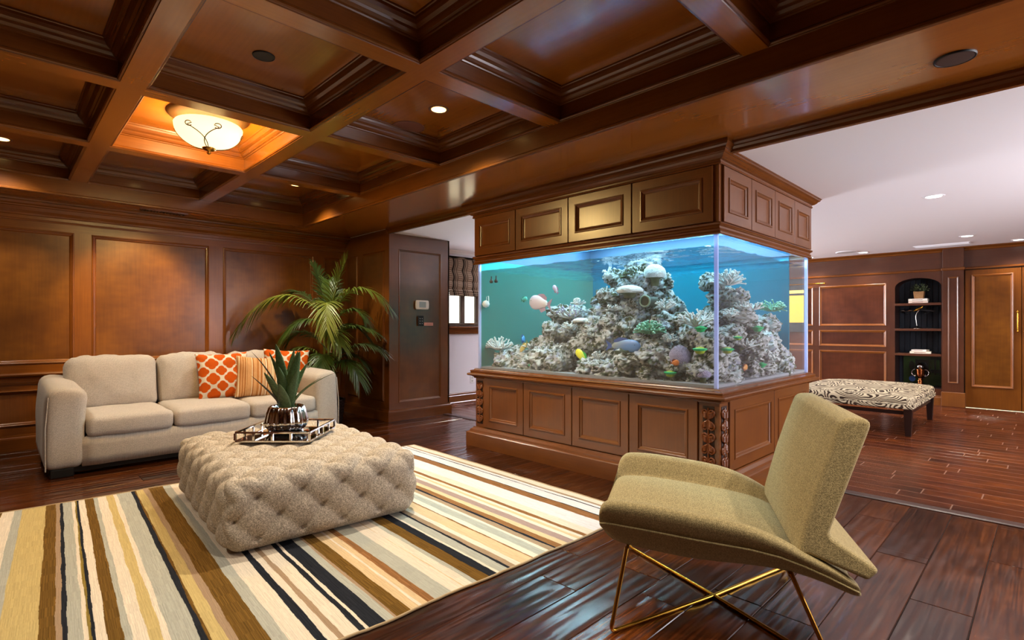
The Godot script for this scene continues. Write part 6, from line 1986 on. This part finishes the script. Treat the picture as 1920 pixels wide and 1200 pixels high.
	fish("small pink fish above the large pale fish", Vector3(4.0, 1.588, -3.46), 0.11, 0.05, W, 0.9, Color(0.75, 0.5, 0.62), Color(0.7, 0.6, 0.7), Color(0.7, 0.5, 0.6))
	fish("tiny teal fish in the open water near the tank's left end", Vector3(4.1, 1.514, -4.0), 0.1, 0.05, -W, 0.2, Color(0.1, 0.6, 0.5), Color(0.2, 0.65, 0.6), Color(0.1, 0.6, 0.5))
	fish("small blue fish low in the open water at the left", Vector3(4.1, 1.08, -4.02), 0.09, 0.08, 0.4, 0.0, Color(0.05, 0.25, 0.6), Color(0.1, 0.4, 0.7), Color(0.1, 0.3, 0.6))
	fish("tan fish swimming steeply over the left rock heap", Vector3(3.75, 1.02, -3.66), 0.15, 0.05, W, -0.75, Color(0.6, 0.5, 0.16), Color(0.6, 0.52, 0.25), Color(0.5, 0.5, 0.2))
	fish("green fish hugging the gravel at the tank's left", Vector3(3.65, 0.84, -3.56), 0.17, 0.05, -W, 0.25, Color(0.06, 0.55, 0.3), Color(0.4, 0.75, 0.3), Color(0.1, 0.6, 0.4))
	fish("yellow fish with a green tail tilting down in front of the reef", Vector3(3.68, 0.955, -2.88), 0.17, 0.075, W, 0.75, Color(0.75, 0.75, 0.05), Color(0.2, 0.6, 0.15), Color(0.2, 0.65, 0.3))
	fish("long blue-backed olive wrasse in front of the reef's base", Vector3(3.67, 1.06, -2.45), 0.34, 0.11, -W, 0.0, Color(0.1, 0.22, 0.5), Color(0.3, 0.28, 0.1), Color(0.2, 0.3, 0.55))
	fish("small orange-red fish beside the speckled lilac dome", Vector3(3.655, 0.945, -1.98), 0.075, 0.045, -W, 0.1, Color(0.55, 0.16, 0.03), Color(0.5, 0.2, 0.05), Color(0.5, 0.2, 0.08))
	fish("orange fish by the rocks behind the side pane", Vector3(4.16, 0.9, -1.66), 0.09, 0.045, 0.0, 0.1, Color(0.6, 0.26, 0.06), Color(0.5, 0.3, 0.1), Color(0.5, 0.25, 0.1))
	# small gear on the glass
	var cl := thing("algae_clip", "round white algae clip on the glass at the tank's left end", "clip", Vector3(3.6, 1.45, -4.06))
	var b := MB.new()
	b.lathe(Vector3.ZERO, [Vector2(0, -0.04), Vector2(0.028, -0.028), Vector2(0.04, 0), Vector2(0.028, 0.028), Vector2(0, 0.04)], 18)
	part("cup", b, wht, cl)
	b = MB.new(); b.tube([Vector3(0, 0.03, 0.01), Vector3(0, 0.075, 0.01), Vector3(0, 0.08, 0.04), Vector3(0, 0.02, 0.045)], 0.004, 6)
	part("hook", b, wht, cl)
	for q in [[-3.975, "left"], [-3.905, "right"]]:
		var s := thing("probe_holder", "small dark probe holder on the glass near the water line, the %s of the two" % q[1], "probe", Vector3(3.6, 1.68, q[0]))
		b = MB.new(); b.lathe(Vector3.ZERO, [Vector2(0, -0.022), Vector2(0.016, -0.018), Vector2(0.02, 0.0), Vector2(0.01, 0.012), Vector2(0.01, 0.02), Vector2(0.0, 0.022)], 12)
		part("cup", b, M.black, s)
		b = MB.new(); b.tube([Vector3(0, 0.02, 0), Vector3(0, 0.05, 0)], 0.006, 6)
		part("stem", b, M.black, s)
	var tb := thing("flow_pipe", "round open flow pipe in the upper right of the reef", "pipe", Vector3(3.86, 1.43, -2.36))
	b = MB.new()
	var ring := []
	for i in 25:
		var a := TAU * i / 24.0
		ring.append(Vector3(0, sin(a) * 0.045, cos(a) * 0.045))
	b.tube(ring, 0.008, 8, false)
	part("rim", b, mat(Color(0.45, 0.55, 0.5), 0.5), tb)
	b = MB.new()
	b.tube([Vector3(0.005, 0, 0), Vector3(0.15, 0, 0)], 0.043, 20)
	part("pipe", b, mat(Color(0.05, 0.14, 0.09), 0.6), tb)
